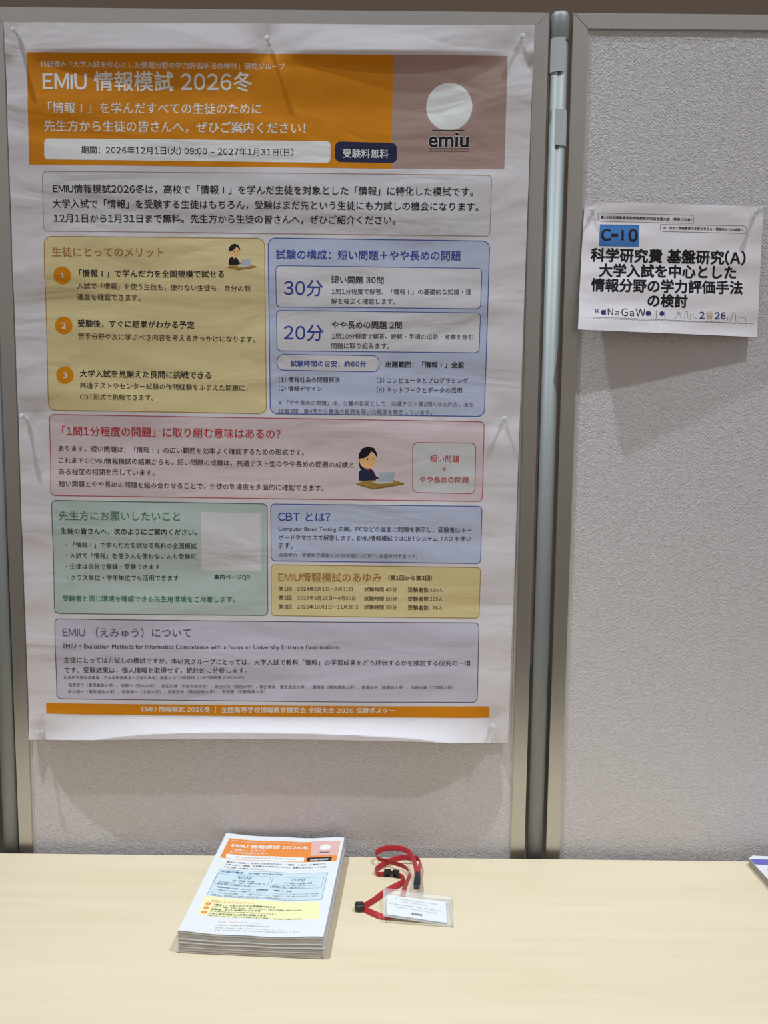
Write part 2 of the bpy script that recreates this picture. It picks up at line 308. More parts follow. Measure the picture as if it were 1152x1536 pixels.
# ---- what is printed where, in millimetres on each sheet ----
POSTER_PRINT = {
 'header_banner': [
  ('b', [(33.8, 1143.8), (618.6, 1142.8), (617.6, 965.9), (32.5, 969.6)], 0, 'orange', None, 0, 0),
  ('b', [(618.6, 1142.8), (800.2, 1142.1), (801.2, 966.5), (617.6, 965.9)], 0, 'blush', None, 0, 0),
  ('t', '科研費A「大学入試を中心とした情報分野の学力評価手法の検討」研究グループ', (55.5, 1125.9), (446.3, 1122.9), 'white', 0.85),
  ('t', 'EMIU 情報模試 2026冬', (58.6, 1099.3), (392.9, 1099.7), 'white', 1.85),
  ('t', '「情報Ⅰ」を学んだすべての生徒のために', (66.2, 1058.3), (407.9, 1058.3), 'white', 0.85),
  ('t', '先生方から生徒の皆さんへ，ぜひご案内ください！', (58.9, 1030.2), (478.7, 1028.4), 'white', 1.45),
  ('b', [(58.3, 1010.7), (519.5, 1008.7), (519.9, 974.6), (57.3, 977.8)], 7, 'white', None, 0, 1),
  ('t', '期間：2026年12月1日(火) 09:00 – 2027年1月31日(日)', (117.6, 993.1), (459.7, 990.8), 'ink', 1.35),
  ('b', [(526.7, 1008.3), (626.5, 1006.4), (627.1, 974.6), (527.1, 975.9)], 9, 'navyfill', None, 0, 1),
  ('t', '受験料無料', (539.9, 989.5), (613.4, 989.6), 'white', 1.45),
  ('o', (709.5, 1062.9), 37, 'white', 1),
  ('l', [(682.8, 1026.6), (734.7, 1026.8)], 'ink', 1.2),
  ('h', 'emiu', (678.1, 1011.4), (741.5, 1011.7), 'white', 5.85),
  ('t', 'emiu', (678.1, 1011.4), (741.5, 1011.7), 'ink', 3.35),
  ('t', 'Evaluation Methods for Informatics Competence', (678.4, 997.6), (743.3, 998.1), 'ink', 1.85),
  ('t', 'with a Focus on University Entrance Examinations', (678.5, 994.0), (743.4, 994.3), 'ink', 1.85),
 ],
 'introduction_box': [
  ('b', [(53.6, 959.0), (780.9, 956.9), (780.9, 860.5), (52.4, 865.0)], 7, 'paperbox', 'brownline', 1.0, 0),
  ('t', 'EMIU情報模試2026冬は，高校で「情報Ⅰ」を学んだ生徒を対象とした「情報」に特化した模試です。', (70.3, 932.0), (751.5, 930.3), 'ink', 1.5499999999999998),
  ('t', '大学入試で「情報」を受験する生徒はもちろん，受験はまだ先という生徒にも力試しの機会になります。', (68.6, 908.5), (760.8, 906.7), 'ink', 1.5499999999999998),
  ('t', '12月1日から1月31日まで無料。先生方から生徒の皆さんへ，ぜひご紹介ください。', (69.4, 885.6), (626.3, 884.7), 'ink', 1.5499999999999998),
 ],
 'merits_box': [
  ('b', [(52.9, 856.4), (413.5, 854.9), (416.9, 569.6), (52.4, 573.4)], 12, 'yellow', 'tanline', 1.2, 0),
  ('t', '生徒にとってのメリット', (66.0, 831.6), (248.4, 831.5), 'brown', 1.25),
  ('o', (81.7, 793.5), 14.6, 'orange', 1),
  ('t', '1', (79.3, 793.4), (84.2, 793.5), 'white', 1.85),
  ('o', (81.4, 712.7), 14.6, 'orange', 1),
  ('t', '2', (78.2, 712.7), (85.0, 712.7), 'white', 1.85),
  ('o', (81.1, 631.3), 14.6, 'orange', 1),
  ('t', '3', (77.9, 631.3), (84.6, 631.3), 'white', 1.85),
  ('t', '「情報Ⅰ」で学んだ力を全国規模で試せる', (110.0, 797.4), (347.1, 796.9), 'ink', 2.05),
  ('t', '入試で「情報」を使う生徒も，使わない生徒も，自分の到', (105.7, 777.1), (390.0, 773.7), 'ink', 0.85),
  ('t', '達度を確認できます。', (104.9, 759.3), (209.4, 758.3), 'ink', 0.85),
  ('t', '受験後，すぐに結果がわかる予定', (105.0, 716.3), (297.8, 714.5), 'ink', 2.05),
  ('t', '苦手分野や次に学ぶべき内容を考えるきっかけになります。', (105.2, 695.4), (397.9, 691.7), 'ink', 0.85),
  ('t', '大学入試を見据えた良問に挑戦できる', (106.4, 634.3), (324.9, 632.7), 'ink', 2.05),
  ('t', '共通テストやセンター試験の作問経験をふまえた問題に，', (106.2, 614.5), (385.3, 611.6), 'ink', 0.85),
  ('t', 'CBT形式で挑戦できます。', (105.9, 595.7), (228.3, 595.0), 'ink', 0.85),
  ('p', [(354.8, 811.9), (355.0, 820.1), (357.7, 824.4), (364.4, 825.5), (369.6, 822.2), (372.6, 816.5), (375.3, 814.9), (375.3, 812.0)], 'black', 3),
  ('p', [(361.7, 824.8), (364.2, 821.5), (366.9, 824.8)], 'skin', 4),
  ('p', [(372.8, 832.2), (372.4, 829.6), (371.1, 827.3), (369.2, 825.5), (366.8, 824.3), (364.2, 823.9), (361.5, 824.3), (359.1, 825.4), (357.2, 827.3), (355.9, 829.5), (355.5, 832.1), (355.9, 834.6), (357.1, 836.9), (359.1, 838.8), (361.5, 839.9), (364.1, 840.4), (366.8, 840.0), (369.2, 838.8), (371.1, 837.0), (372.3, 834.7)], 'skin', 4),
  ('p', [(354.7, 834.1), (355.0, 838.7), (358.3, 844.0), (364.4, 846.2), (370.4, 844.4), (373.6, 838.8), (373.6, 834.6), (371.1, 838.5), (367.3, 841.4), (365.2, 837.5), (360.4, 834.5), (356.3, 833.9)], 'black', 5),
  ('p', [(364.5, 833.5), (364.5, 833.1), (364.4, 832.8), (364.3, 832.6), (364.1, 832.5), (363.9, 832.4), (363.7, 832.5), (363.5, 832.6), (363.3, 832.8), (363.2, 833.1), (363.2, 833.5), (363.2, 833.8), (363.3, 834.1), (363.5, 834.3), (363.7, 834.5), (363.9, 834.5), (364.1, 834.5), (364.3, 834.3), (364.4, 834.1), (364.5, 833.8)], 'black', 5),
  ('p', [(369.9, 833.8), (369.9, 833.4), (369.8, 833.1), (369.7, 832.9), (369.5, 832.8), (369.3, 832.7), (369.1, 832.7), (368.9, 832.9), (368.7, 833.1), (368.6, 833.4), (368.6, 833.8), (368.6, 834.1), (368.7, 834.4), (368.9, 834.6), (369.0, 834.8), (369.3, 834.8), (369.5, 834.8), (369.7, 834.6), (369.8, 834.4), (369.9, 834.1)], 'black', 5),
  ('l', [(364.7, 828.2), (366.3, 827.5), (367.9, 828.2)], 'brown', 0.8),
  ('p', [(352.4, 808.9), (369.9, 804.0), (400.7, 808.7), (400.7, 809.7), (388.1, 813.4), (360.5, 811.9)], 'wood', 4),
  ('p', [(352.4, 808.9), (369.9, 804.5), (400.7, 809.7), (400.7, 808.1), (369.9, 803.2), (352.4, 807.9)], 'wooddark', 5),
  ('p', [(368.3, 810.1), (375.3, 808.8), (390.2, 810.2), (387.7, 812.1), (372.6, 812.0)], 'lapside', 5),
  ('p', [(375.5, 820.2), (391.4, 820.9), (389.9, 810.7), (374.6, 811.2)], 'laptop', 6),
  ('p', [(376.1, 812.8), (376.0, 812.5), (375.7, 812.2), (375.3, 811.9), (374.8, 811.8), (374.2, 811.7), (373.6, 811.8), (373.1, 811.9), (372.7, 812.1), (372.4, 812.4), (372.3, 812.8), (372.4, 813.1), (372.7, 813.4), (373.1, 813.6), (373.6, 813.8), (374.2, 813.8), (374.8, 813.8), (375.3, 813.6), (375.7, 813.4), (376.0, 813.1)], 'skin', 6),
 ],
 'exam_structure_box': [
  ('b', [(419.3, 855.6), (781.1, 852.7), (781.3, 567.2), (423.5, 569.6)], 12, 'blue', 'blueline', 1.4, 0),
  ('t', '試験の構成：短い問題＋やや長めの問題', (432.4, 829.2), (734.3, 829.2), 'navy', 1.65),
  ('b', [(431.8, 811.2), (769.9, 809.1), (769.3, 743.7), (433.3, 744.7)], 7, 'paperbox', 'blueline', 1.2, 1),
  ('t', '30分', (445.7, 775.4), (509.2, 775.2), 'navy', 1.35),
  ('t', '短い問題 30問', (523.1, 789.5), (608.8, 789.0), 'ink', 1.85),
  ('t', '1問1分程度で解答。「情報Ⅰ」の基礎的な知識・理', (524.0, 770.1), (753.4, 770.6), 'ink', 0.85),
  ('t', '解を幅広く確認します。', (523.5, 754.5), (628.7, 754.4), 'ink', 0.85),
  ('b', [(433.3, 739.0), (769.6, 736.9), (769.0, 672.0), (434.6, 673.4)], 7, 'paperbox', 'blueline', 1.2, 1),
  ('t', '20分', (445.9, 703.1), (510.6, 702.8), 'navy', 1.35),
  ('t', 'やや長めの問題 2問', (524.6, 716.1), (640.1, 715.9), 'ink', 1.85),
  ('t', '1問10分程度で解答。読解・手順の追跡・考察を含む', (524.7, 697.7), (759.1, 697.9), 'ink', 0.85),
  ('t', '問題に取り組みます。', (524.2, 682.3), (619.5, 682.3), 'ink', 0.85),
  ('b', [(434.6, 667.4), (603.8, 666.4), (603.5, 639.7), (434.6, 641.8)], 11, 'paperbox', 'blueline', 1.2, 1),
  ('t', '試験時間の目安：約60分', (456.9, 652.9), (582.0, 652.6), 'navy', 2.05),
  ('t', '出題範囲：「情報Ⅰ」全般', (614.7, 652.1), (744.8, 652.2), 'ink', 2.05),
  ('t', '(1) 情報社会の問題解決', (437.1, 626.0), (538.9, 626.3), 'ink', 0.85),
  ('t', '(2) 情報デザイン', (437.2, 611.5), (508.8, 611.3), 'ink', 0.85),
  ('t', '(3) コンピュータとプログラミング', (600.2, 626.0), (752.4, 626.3), 'ink', 0.85),
  ('t', '(4) ネットワークとデータの活用', (600.4, 610.1), (742.5, 610.3), 'ink', 0.85),
  ('t', '※「やや長めの問題」は，分量の目安として，共通テスト第2問A/Bの片方，また', (437.3, 588.1), (762.8, 586.6), 'grey', 0.85),
  ('t', 'は第3問・第4問から最後の設問を除いた程度を想定しています。', (438.5, 574.3), (693.3, 573.4), 'grey', 0.85),
 ],
 'question_box': [
  ('b', [(53.1, 566.2), (781.2, 558.3), (782.3, 424.4), (51.8, 430.0)], 8, 'pink', 'redline', 1.3, 0),
  ('t', '「1問1分程度の問題」に取り組む意味はあるの？', (73.9, 539.0), (440.3, 536.0), 'red', 1.5499999999999998),
  ('t', 'あります。短い問題は，「情報Ⅰ」の広い範囲を効率よく確認するための形式です。', (66.4, 509.5), (479.9, 505.1), 'ink', 0.85),
  ('t', 'これまでのEMIU情報模試の結果からも，短い問題の成績は，共通テスト型のやや長めの問題の成績と', (66.7, 489.4), (563.9, 484.8), 'ink', 0.85),
  ('t', 'ある程度の相関を示しています。', (66.3, 470.6), (228.4, 469.7), 'ink', 0.85),
  ('t', '短い問題とやや長めの問題を組み合わせることで，生徒の到達度を多面的に確認できます。', (66.1, 450.0), (513.5, 445.5), 'ink', 0.85),
  ('b', [(662.2, 523.1), (768.2, 522.7), (769.2, 437.1), (664.0, 439.1)], 9, 'pinkpale', 'redline', 1.2, 1),
  ('t', '短い問題', (692.3, 496.4), (740.9, 495.9), 'red', 1.45),
  ('l', [(711.8, 478.8), (720.5, 478.8)], 'red', 1.2),
  ('l', [(716.1, 483.2), (716.3, 474.5)], 'red', 1.2),
  ('t', 'やや長めの問題', (675.1, 460.9), (758.3, 460.3), 'red', 1.45),
  ('p', [(572.7, 503.5), (572.0, 487.9), (574.4, 478.5), (581.5, 480.1), (581.2, 503.6)], 'black', 3),
  ('p', [(572.4, 458.3), (572.7, 472.3), (577.1, 479.4), (588.2, 481.3), (596.8, 475.7), (601.9, 466.1), (606.5, 463.5), (606.5, 458.5)], 'navyfill', 3),
  ('p', [(583.8, 480.2), (587.9, 474.6), (592.3, 480.2)], 'red', 4),
  ('p', [(601.9, 492.6), (601.3, 488.3), (599.3, 484.4), (596.2, 481.3), (592.3, 479.3), (587.8, 478.6), (583.4, 479.3), (579.4, 481.2), (576.2, 484.3), (574.1, 488.1), (573.3, 492.4), (573.9, 496.7), (575.9, 500.5), (579.0, 503.6), (583.0, 505.6), (587.4, 506.3), (591.8, 505.7), (595.9, 503.7), (599.1, 500.7), (601.2, 496.8)], 'skin', 4),
  ('p', [(571.9, 495.7), (572.3, 503.5), (577.7, 512.5), (587.7, 516.1), (597.8, 513.1), (603.1, 503.7), (603.2, 496.6), (599.1, 503.3), (592.8, 508.1), (589.3, 501.4), (581.3, 496.4), (574.6, 495.5)], 'black', 5),
  ('p', [(588.3, 494.7), (588.2, 494.2), (588.1, 493.7), (587.8, 493.3), (587.5, 493.0), (587.2, 492.9), (586.8, 493.0), (586.5, 493.2), (586.3, 493.6), (586.1, 494.1), (586.0, 494.7), (586.1, 495.2), (586.2, 495.7), (586.5, 496.1), (586.8, 496.4), (587.1, 496.5), (587.5, 496.4), (587.8, 496.1), (588.0, 495.8), (588.2, 495.3)], 'black', 5),
  ('p', [(597.2, 495.2), (597.2, 494.7), (597.0, 494.2), (596.8, 493.8), (596.5, 493.5), (596.1, 493.4), (595.8, 493.5), (595.4, 493.8), (595.2, 494.1), (595.0, 494.6), (595.0, 495.2), (595.0, 495.7), (595.2, 496.2), (595.4, 496.6), (595.7, 496.9), (596.1, 497.0), (596.4, 496.9), (596.7, 496.7), (597.0, 496.3), (597.1, 495.8)], 'black', 5),
  ('l', [(588.6, 485.8), (591.3, 484.7), (594.0, 485.8)], 'brown', 0.8),
  ('p', [(568.5, 453.4), (597.8, 445.0), (648.9, 452.9), (648.8, 454.7), (627.8, 460.9), (581.9, 458.4)], 'wood', 4),
  ('p', [(568.5, 453.4), (597.8, 445.9), (648.8, 454.7), (648.9, 452.0), (597.8, 443.6), (568.5, 451.6)], 'wooddark', 5),
  ('p', [(594.9, 455.3), (606.6, 453.1), (631.3, 455.5), (627.2, 458.6), (602.0, 458.5)], 'lapside', 5),
  ('p', [(606.8, 472.4), (633.2, 473.5), (630.8, 456.4), (605.4, 457.2)], 'laptop', 6),
  ('p', [(607.9, 459.9), (607.7, 459.3), (607.3, 458.8), (606.6, 458.4), (605.7, 458.1), (604.7, 458.1), (603.8, 458.1), (602.9, 458.4), (602.2, 458.8), (601.7, 459.3), (601.6, 459.8), (601.7, 460.4), (602.2, 460.9), (602.8, 461.3), (603.7, 461.6), (604.7, 461.7), (605.7, 461.6), (606.5, 461.3), (607.2, 460.9), (607.7, 460.4)], 'skin', 6),
 ],
 'teacher_request_box': [
  ('b', [(52.6, 421.6), (418.4, 418.2), (419.7, 226.5), (52.0, 226.7)], 8, 'green', 'greenline', 1.3, 0),
  ('t', '先生方にお願いしたいこと', (64.7, 395.9), (270.7, 396.0), 'greentext', 1.15),
  ('t', '生徒の皆さんへ，次のようにご案内ください。', (66.7, 369.8), (299.0, 369.0), 'ink', 1.9500000000000002),
  ('t', '・「情報Ⅰ」で学んだ力を試せる無料の全国模試', (74.9, 345.9), (298.3, 345.8), 'ink', 0.85),
  ('t', '・入試で「情報」を使う人も使わない人も受験可', (74.2, 327.4), (297.1, 327.2), 'ink', 0.85),
  ('t', '・生徒は自分で登録・受験できます', (73.7, 308.6), (235.2, 309.3), 'ink', 0.85),
  ('t', '・クラス単位・学年単位でも活用できます', (74.0, 289.0), (266.5, 290.0), 'ink', 0.85),
  ('b', [(306.3, 403.6), (407.5, 402.4), (407.5, 303.4), (305.9, 304.3)], 0, 'paperbox', None, 0, 1),
  ('t', '案内ページQR', (327.9, 292.0), (389.1, 292.1), 'ink', 1.65),
  ('t', '受験者と同じ環境を確認できる先生用環境をご用意します。', (66.7, 253.1), (363.4, 253.9), 'greenbold', 1.85),
 ],
 'testing_note_box': [
  ('b', [(424.4, 418.2), (782.2, 416.0), (782.4, 318.4), (425.3, 321.3)], 7, 'blue', 'blueline', 1.3, 0),
  ('t', 'CBT とは？', (437.1, 396.8), (524.8, 396.5), 'navy', 1.35),
  ('t', 'Computer Based Testing の略。PCなどの画面に問題を表示し，受験者はキー', (437.1, 376.0), (765.5, 374.7), 'ink', 0.85),
  ('t', 'ボードやマウスで解答します。EMIU情報模試ではCBTシステム TAO を使い', (437.9, 361.4), (764.9, 360.4), 'ink', 0.85),
  ('t', 'ます。', (438.0, 347.5), (461.7, 347.3), 'ink', 0.85),
  ('t', '全国学力・学習状況調査も2028年度にはCBTに全面移行予定です。', (438.4, 331.4), (674.3, 330.5), 'grey', 0.85),
 ],
 'history_box': [
  ('b', [(425.3, 314.6), (782.8, 311.4), (783.0, 223.0), (425.4, 226.4)], 7, 'yellow', 'tanline', 1.2, 0),
  ('t', 'EMIU情報模試のあゆみ', (437.8, 293.1), (613.7, 293.1), 'brown', 1.45),
  ('t', '（第1回から第3回）', (625.5, 292.8), (700.2, 292.8), 'ink', 1.85),
  ('t', '第1回', (438.7, 272.9), (460.2, 272.8), 'ink', 1.25),
  ('t', '2024年6月1日〜7月31日', (469.9, 272.9), (564.5, 272.8), 'ink', 0.85),
  ('t', '試験時間 40分', (584.9, 272.5), (640.5, 272.4), 'ink', 1.25),
  ('t', '受験者数', (659.2, 272.2), (695.0, 272.2), 'ink', 1.25),
  ('t', '520人', (697.1, 272.0), (719.0, 271.9), 'ink', 0.85),
  ('t', '第2回', (438.7, 257.2), (460.2, 257.1), 'ink', 1.25),
  ('t', '2025年2月15日〜4月30日', (470.0, 257.2), (569.6, 257.2), 'ink', 0.85),
  ('t', '試験時間 50分', (585.1, 256.9), (640.8, 256.8), 'ink', 1.25),
  ('t', '受験者数', (659.5, 256.6), (695.4, 256.5), 'ink', 1.25),
  ('t', '255人', (697.4, 256.3), (719.5, 256.1), 'ink', 0.85),
  ('t', '第3回', (438.7, 242.0), (460.3, 241.9), 'ink', 1.25),
  ('t', '2025年10月1日〜11月30日', (470.1, 242.0), (573.9, 242.0), 'ink', 0.85),
  ('t', '試験時間 50分', (585.3, 241.7), (641.1, 241.5), 'ink', 1.25),
  ('t', '受験者数', (659.9, 241.4), (695.8, 241.2), 'ink', 1.25),
  ('t', '76人', (702.3, 241.0), (719.9, 240.8), 'ink', 0.85),
 ],
 'about_box': [
  ('b', [(51.6, 217.3), (783.2, 214.8), (784.3, 74.2), (50.9, 75.7)], 8, 'lilac', 'purpleline', 1.3, 0),
  ('t', 'EMIU （えみゅう）について', (64.8, 193.8), (287.6, 195.2), 'purple', 1.25),
  ('t', 'EMIU = Evaluation Methods for Informatics Competence with a Focus on University Entrance Examinations', (64.7, 168.3), (543.4, 170.5), 'ink', 0.85),
  ('t', '生徒にとっては力試しの模試ですが，本研究グループにとっては，大学入試で教科「情報」の学習成果をどう評価するかを検討する研究の一環', (65.6, 145.1), (770.4, 144.1), 'ink', 0.85),
  ('t', 'です。受験結果は，個人情報を取得せず，統計的に分析します。', (65.4, 126.6), (383.5, 129.7), 'ink', 0.85),
  ('t', '科学研究費助成事業（日本学術振興会・文部科学省）基盤A 2023年採択（JSPS科研費 23H00068）', (64.2, 113.2), (380.7, 117.0), 'grey', 0.85),
  ('t', '植原啓介（慶應義塾大学），谷聖一（日本大学），西田知博（大阪学院大学），辰己丈夫（放送大学），角田博保（電気通信大学），筧捷彦（東京通信大学），高橋尚子（國學院大學），中野由章（工学院大学）', (71.5, 100.4), (740.8, 100.7), 'grey', 0.85),
  ('t', '中山泰一（電気通信大学），萩原兼一（大阪大学），坂東宏和（獨協医科大学），安田豊（京都産業大学）', (71.2, 88.3), (414.8, 91.9), 'grey', 0.85),
 ],
 'footer_strip': [
  ('b', [(31.6, 67.7), (806.1, 66.9), (807.1, 45.5), (31.1, 48.5)], 0, 'orange', None, 0, 0),
  ('t', 'EMIU 情報模試 2026冬 ｜ 全国高等学校情報教育研究会 全国大会 2026 協賛ポスター', (199.6, 58.7), (640.5, 59.0), 'white', 1.45),
 ],
}
SIGN_PRINT = {
 'event_caption': [
  ('l', [(23.3, 193.3), (177.3, 193.4), (180.5, 192.4), (181.9, 189.9), (182.8, 180.3), (28.6, 180.1), (25.4, 181.2), (24.1, 183.7), (23.3, 193.3)], 'ink', 0.5),
  ('t', '第19回全国高等学校情報教育研究会全国大会（神奈川大会）', (28.2, 186.7), (178.8, 186.3), 'ink', 2.05),
  ('l', [(127.3, 177.3), (266.1, 178.4), (269.2, 177.4), (270.5, 174.9), (271.1, 166.3), (132.2, 166.1), (129.3, 167.1), (128.0, 169.6), (127.3, 177.3)], 'ink', 0.5),
  ('t', '今，改めて情報教育の本質を考える～情報科の力の結集～', (132.5, 172.0), (265.4, 172.0), 'ink', 1.85),
 ],
 'booth_number': [
  ('b', [(27.4, 175.1), (93.2, 175.9), (93.6, 139.9), (27.6, 139.0)], 0, 'boothblue', None, 0, 0),
  ('t', 'C', (31.0, 157.7), (46.1, 157.9), 'black', 4.05),
  ('t', '-', (47.9, 157.3), (57.4, 157.3), 'black', 3.45),
  ('l', [(65.5, 166.6), (66.2, 149.6)], 'black', 3.9),
  ('t', '0', (76.2, 158.2), (90.2, 158.3), 'black', 4.05),
 ],
 'title_lettering': [
  ('t', '科学研究費 基盤研究(A)', (16.0, 124.8), (270.9, 126.9), 'black', 4.05),
  ('t', '大学入試を中心とした', (31.0, 99.7), (256.9, 103.6), 'black', 4.05),
  ('t', '情報分野の学力評価手法', (19.0, 74.9), (268.6, 79.1), 'black', 4.05),
  ('t', 'の検討', (113.2, 52.6), (178.0, 53.8), 'black', 4.05),
 ],
 'event_emblem': [
  ('t', 'K', (27.6, 31.5), (34.2, 31.8), 'ink', 0.85),
  ('o', (40.2, 30.0), 4.2, 'boothnavy', 1),
  ('l', [(44.2, 35.1), (44.3, 25.2)], 'boothnavy', 1),
  ('t', 'N', (47.7, 31.4), (56.6, 31.8), 'ink', 0.85),
  ('t', 'a', (60.0, 29.3), (66.4, 29.6), 'ink', 0.85),
  ('t', 'G', (69.8, 31.5), (80.7, 31.9), 'ink', 0.85),
  ('t', 'a', (83.6, 29.7), (90.8, 30.0), 'ink', 0.85),
  ('t', 'W', (93.7, 32.2), (109.5, 32.8), 'ink', 0.85),
  ('o', (114.2, 31.3), 4.2, 'boothnavy', 1),
  ('l', [(118.4, 36.3), (118.7, 26.5)], 'boothnavy', 1),
  ('l', [(127.4, 36.1), (127.8, 23.5)], 'ink', 0.6),
  ('l', [(127.4, 36.1), (129.7, 36.2)], 'ink', 0.6),
  ('o', (137.1, 31.9), 4.0, 'boothnavy', 1),
  ('l', [(141.8, 36.1), (142.3, 23.8)], 'boothnavy', 1),
  ('l', [(159.1, 23.1), (162.3, 31.0), (164.5, 34.8), (167.4, 34.9), (167.0, 29.7), (169.5, 24.6), (172.9, 24.5)], 'ink', 0.5),
  ('l', [(164.5, 36.5), (162.8, 34.1), (164.6, 31.6), (167.2, 33.7), (164.5, 36.5)], 'ink', 0.4),
  ('l', [(174.1, 24.2), (176.1, 37.0), (179.5, 37.1), (180.5, 24.5), (184.5, 24.4), (184.3, 32.7), (189.0, 32.3), (189.1, 26.0), (192.3, 28.4), (196.1, 24.6)], 'ink', 0.5),
  ('t', '2', (199.4, 31.6), (207.5, 31.9), 'boothnavy', 2.85),
  ('t', '26', (224.9, 32.0), (242.6, 32.4), 'boothnavy', 2.85),
  ('l', [(217.9, 32.6), (223.1, 32.8)], 'gold', 0.6),
  ('l', [(217.7, 31.7), (222.5, 29.6)], 'gold', 0.6),
  ('l', [(217.2, 31.0), (220.6, 27.1)], 'gold', 0.6),
  ('l', [(216.4, 30.6), (217.7, 25.6)], 'gold', 0.6),
  ('l', [(215.5, 30.5), (214.5, 25.5)], 'gold', 0.6),
  ('l', [(214.7, 30.9), (211.6, 26.7)], 'gold', 0.6),
  ('l', [(214.1, 31.5), (209.5, 29.1)], 'gold', 0.6),
  ('l', [(213.9, 32.4), (208.6, 32.2)], 'gold', 0.6),
  ('l', [(214.0, 33.3), (209.3, 35.3)], 'gold', 0.6),
  ('l', [(214.6, 34.0), (211.2, 37.9)], 'gold', 0.6),
  ('l', [(215.4, 34.4), (214.0, 39.4)], 'gold', 0.6),
  ('l', [(216.3, 34.5), (217.3, 39.5)], 'gold', 0.6),
  ('l', [(217.1, 34.1), (220.2, 38.2)], 'gold', 0.6),
  ('l', [(217.7, 33.4), (222.3, 35.8)], 'gold', 0.6),
  ('l', [(215.9, 32.5), (212.7, 23.8)], 'gold', 0.9),
  ('l', [(215.9, 32.5), (219.7, 23.8)], 'gold', 0.9),
  ('l', [(246.2, 24.3), (246.5, 30.0), (248.8, 30.1), (249.7, 24.4), (252.7, 24.6), (253.8, 35.4), (255.9, 38.3), (258.6, 37.8), (260.3, 24.3), (265.3, 24.2), (264.8, 31.3), (270.1, 30.4), (273.8, 32.2), (276.2, 30.6), (276.7, 23.8)], 'ink', 0.5),
  ('l', [(4.7, 20.9), (75.2, 21.8), (290.3, 21.8)], 'ink', 0.45),
  ('l', [(23.6, 19.7), (28.7, 18.8), (33.9, 19.7), (39.0, 18.8), (44.2, 19.8), (49.4, 18.9), (54.5, 19.9), (59.7, 19.0), (64.8, 20.0), (70.1, 19.1), (75.2, 20.0), (80.4, 19.2), (85.6, 20.1), (90.8, 19.3), (96.0, 20.2), (101.2, 19.3), (106.4, 20.3), (111.7, 19.4), (116.9, 20.4), (122.1, 19.5), (127.3, 20.5), (132.5, 19.6), (137.7, 20.6), (142.9, 19.7), (148.1, 20.6), (153.4, 19.8), (158.6, 20.7), (163.8, 19.8), (169.0, 20.8), (174.2, 19.9), (179.4, 20.9), (184.6, 20.0), (189.8, 20.9), (195.1, 20.0), (200.3, 21.0), (205.6, 20.1), (210.8, 21.1), (216.1, 20.2), (221.3, 21.2), (226.6, 20.3), (231.8, 21.2), (237.1, 20.4), (242.3, 21.3), (247.6, 20.5), (252.9, 21.4), (258.2, 20.5), (263.4, 21.5), (268.7, 20.6), (273.9, 21.6), (279.2, 20.7)], 'ink', 0.35),
 ],
}
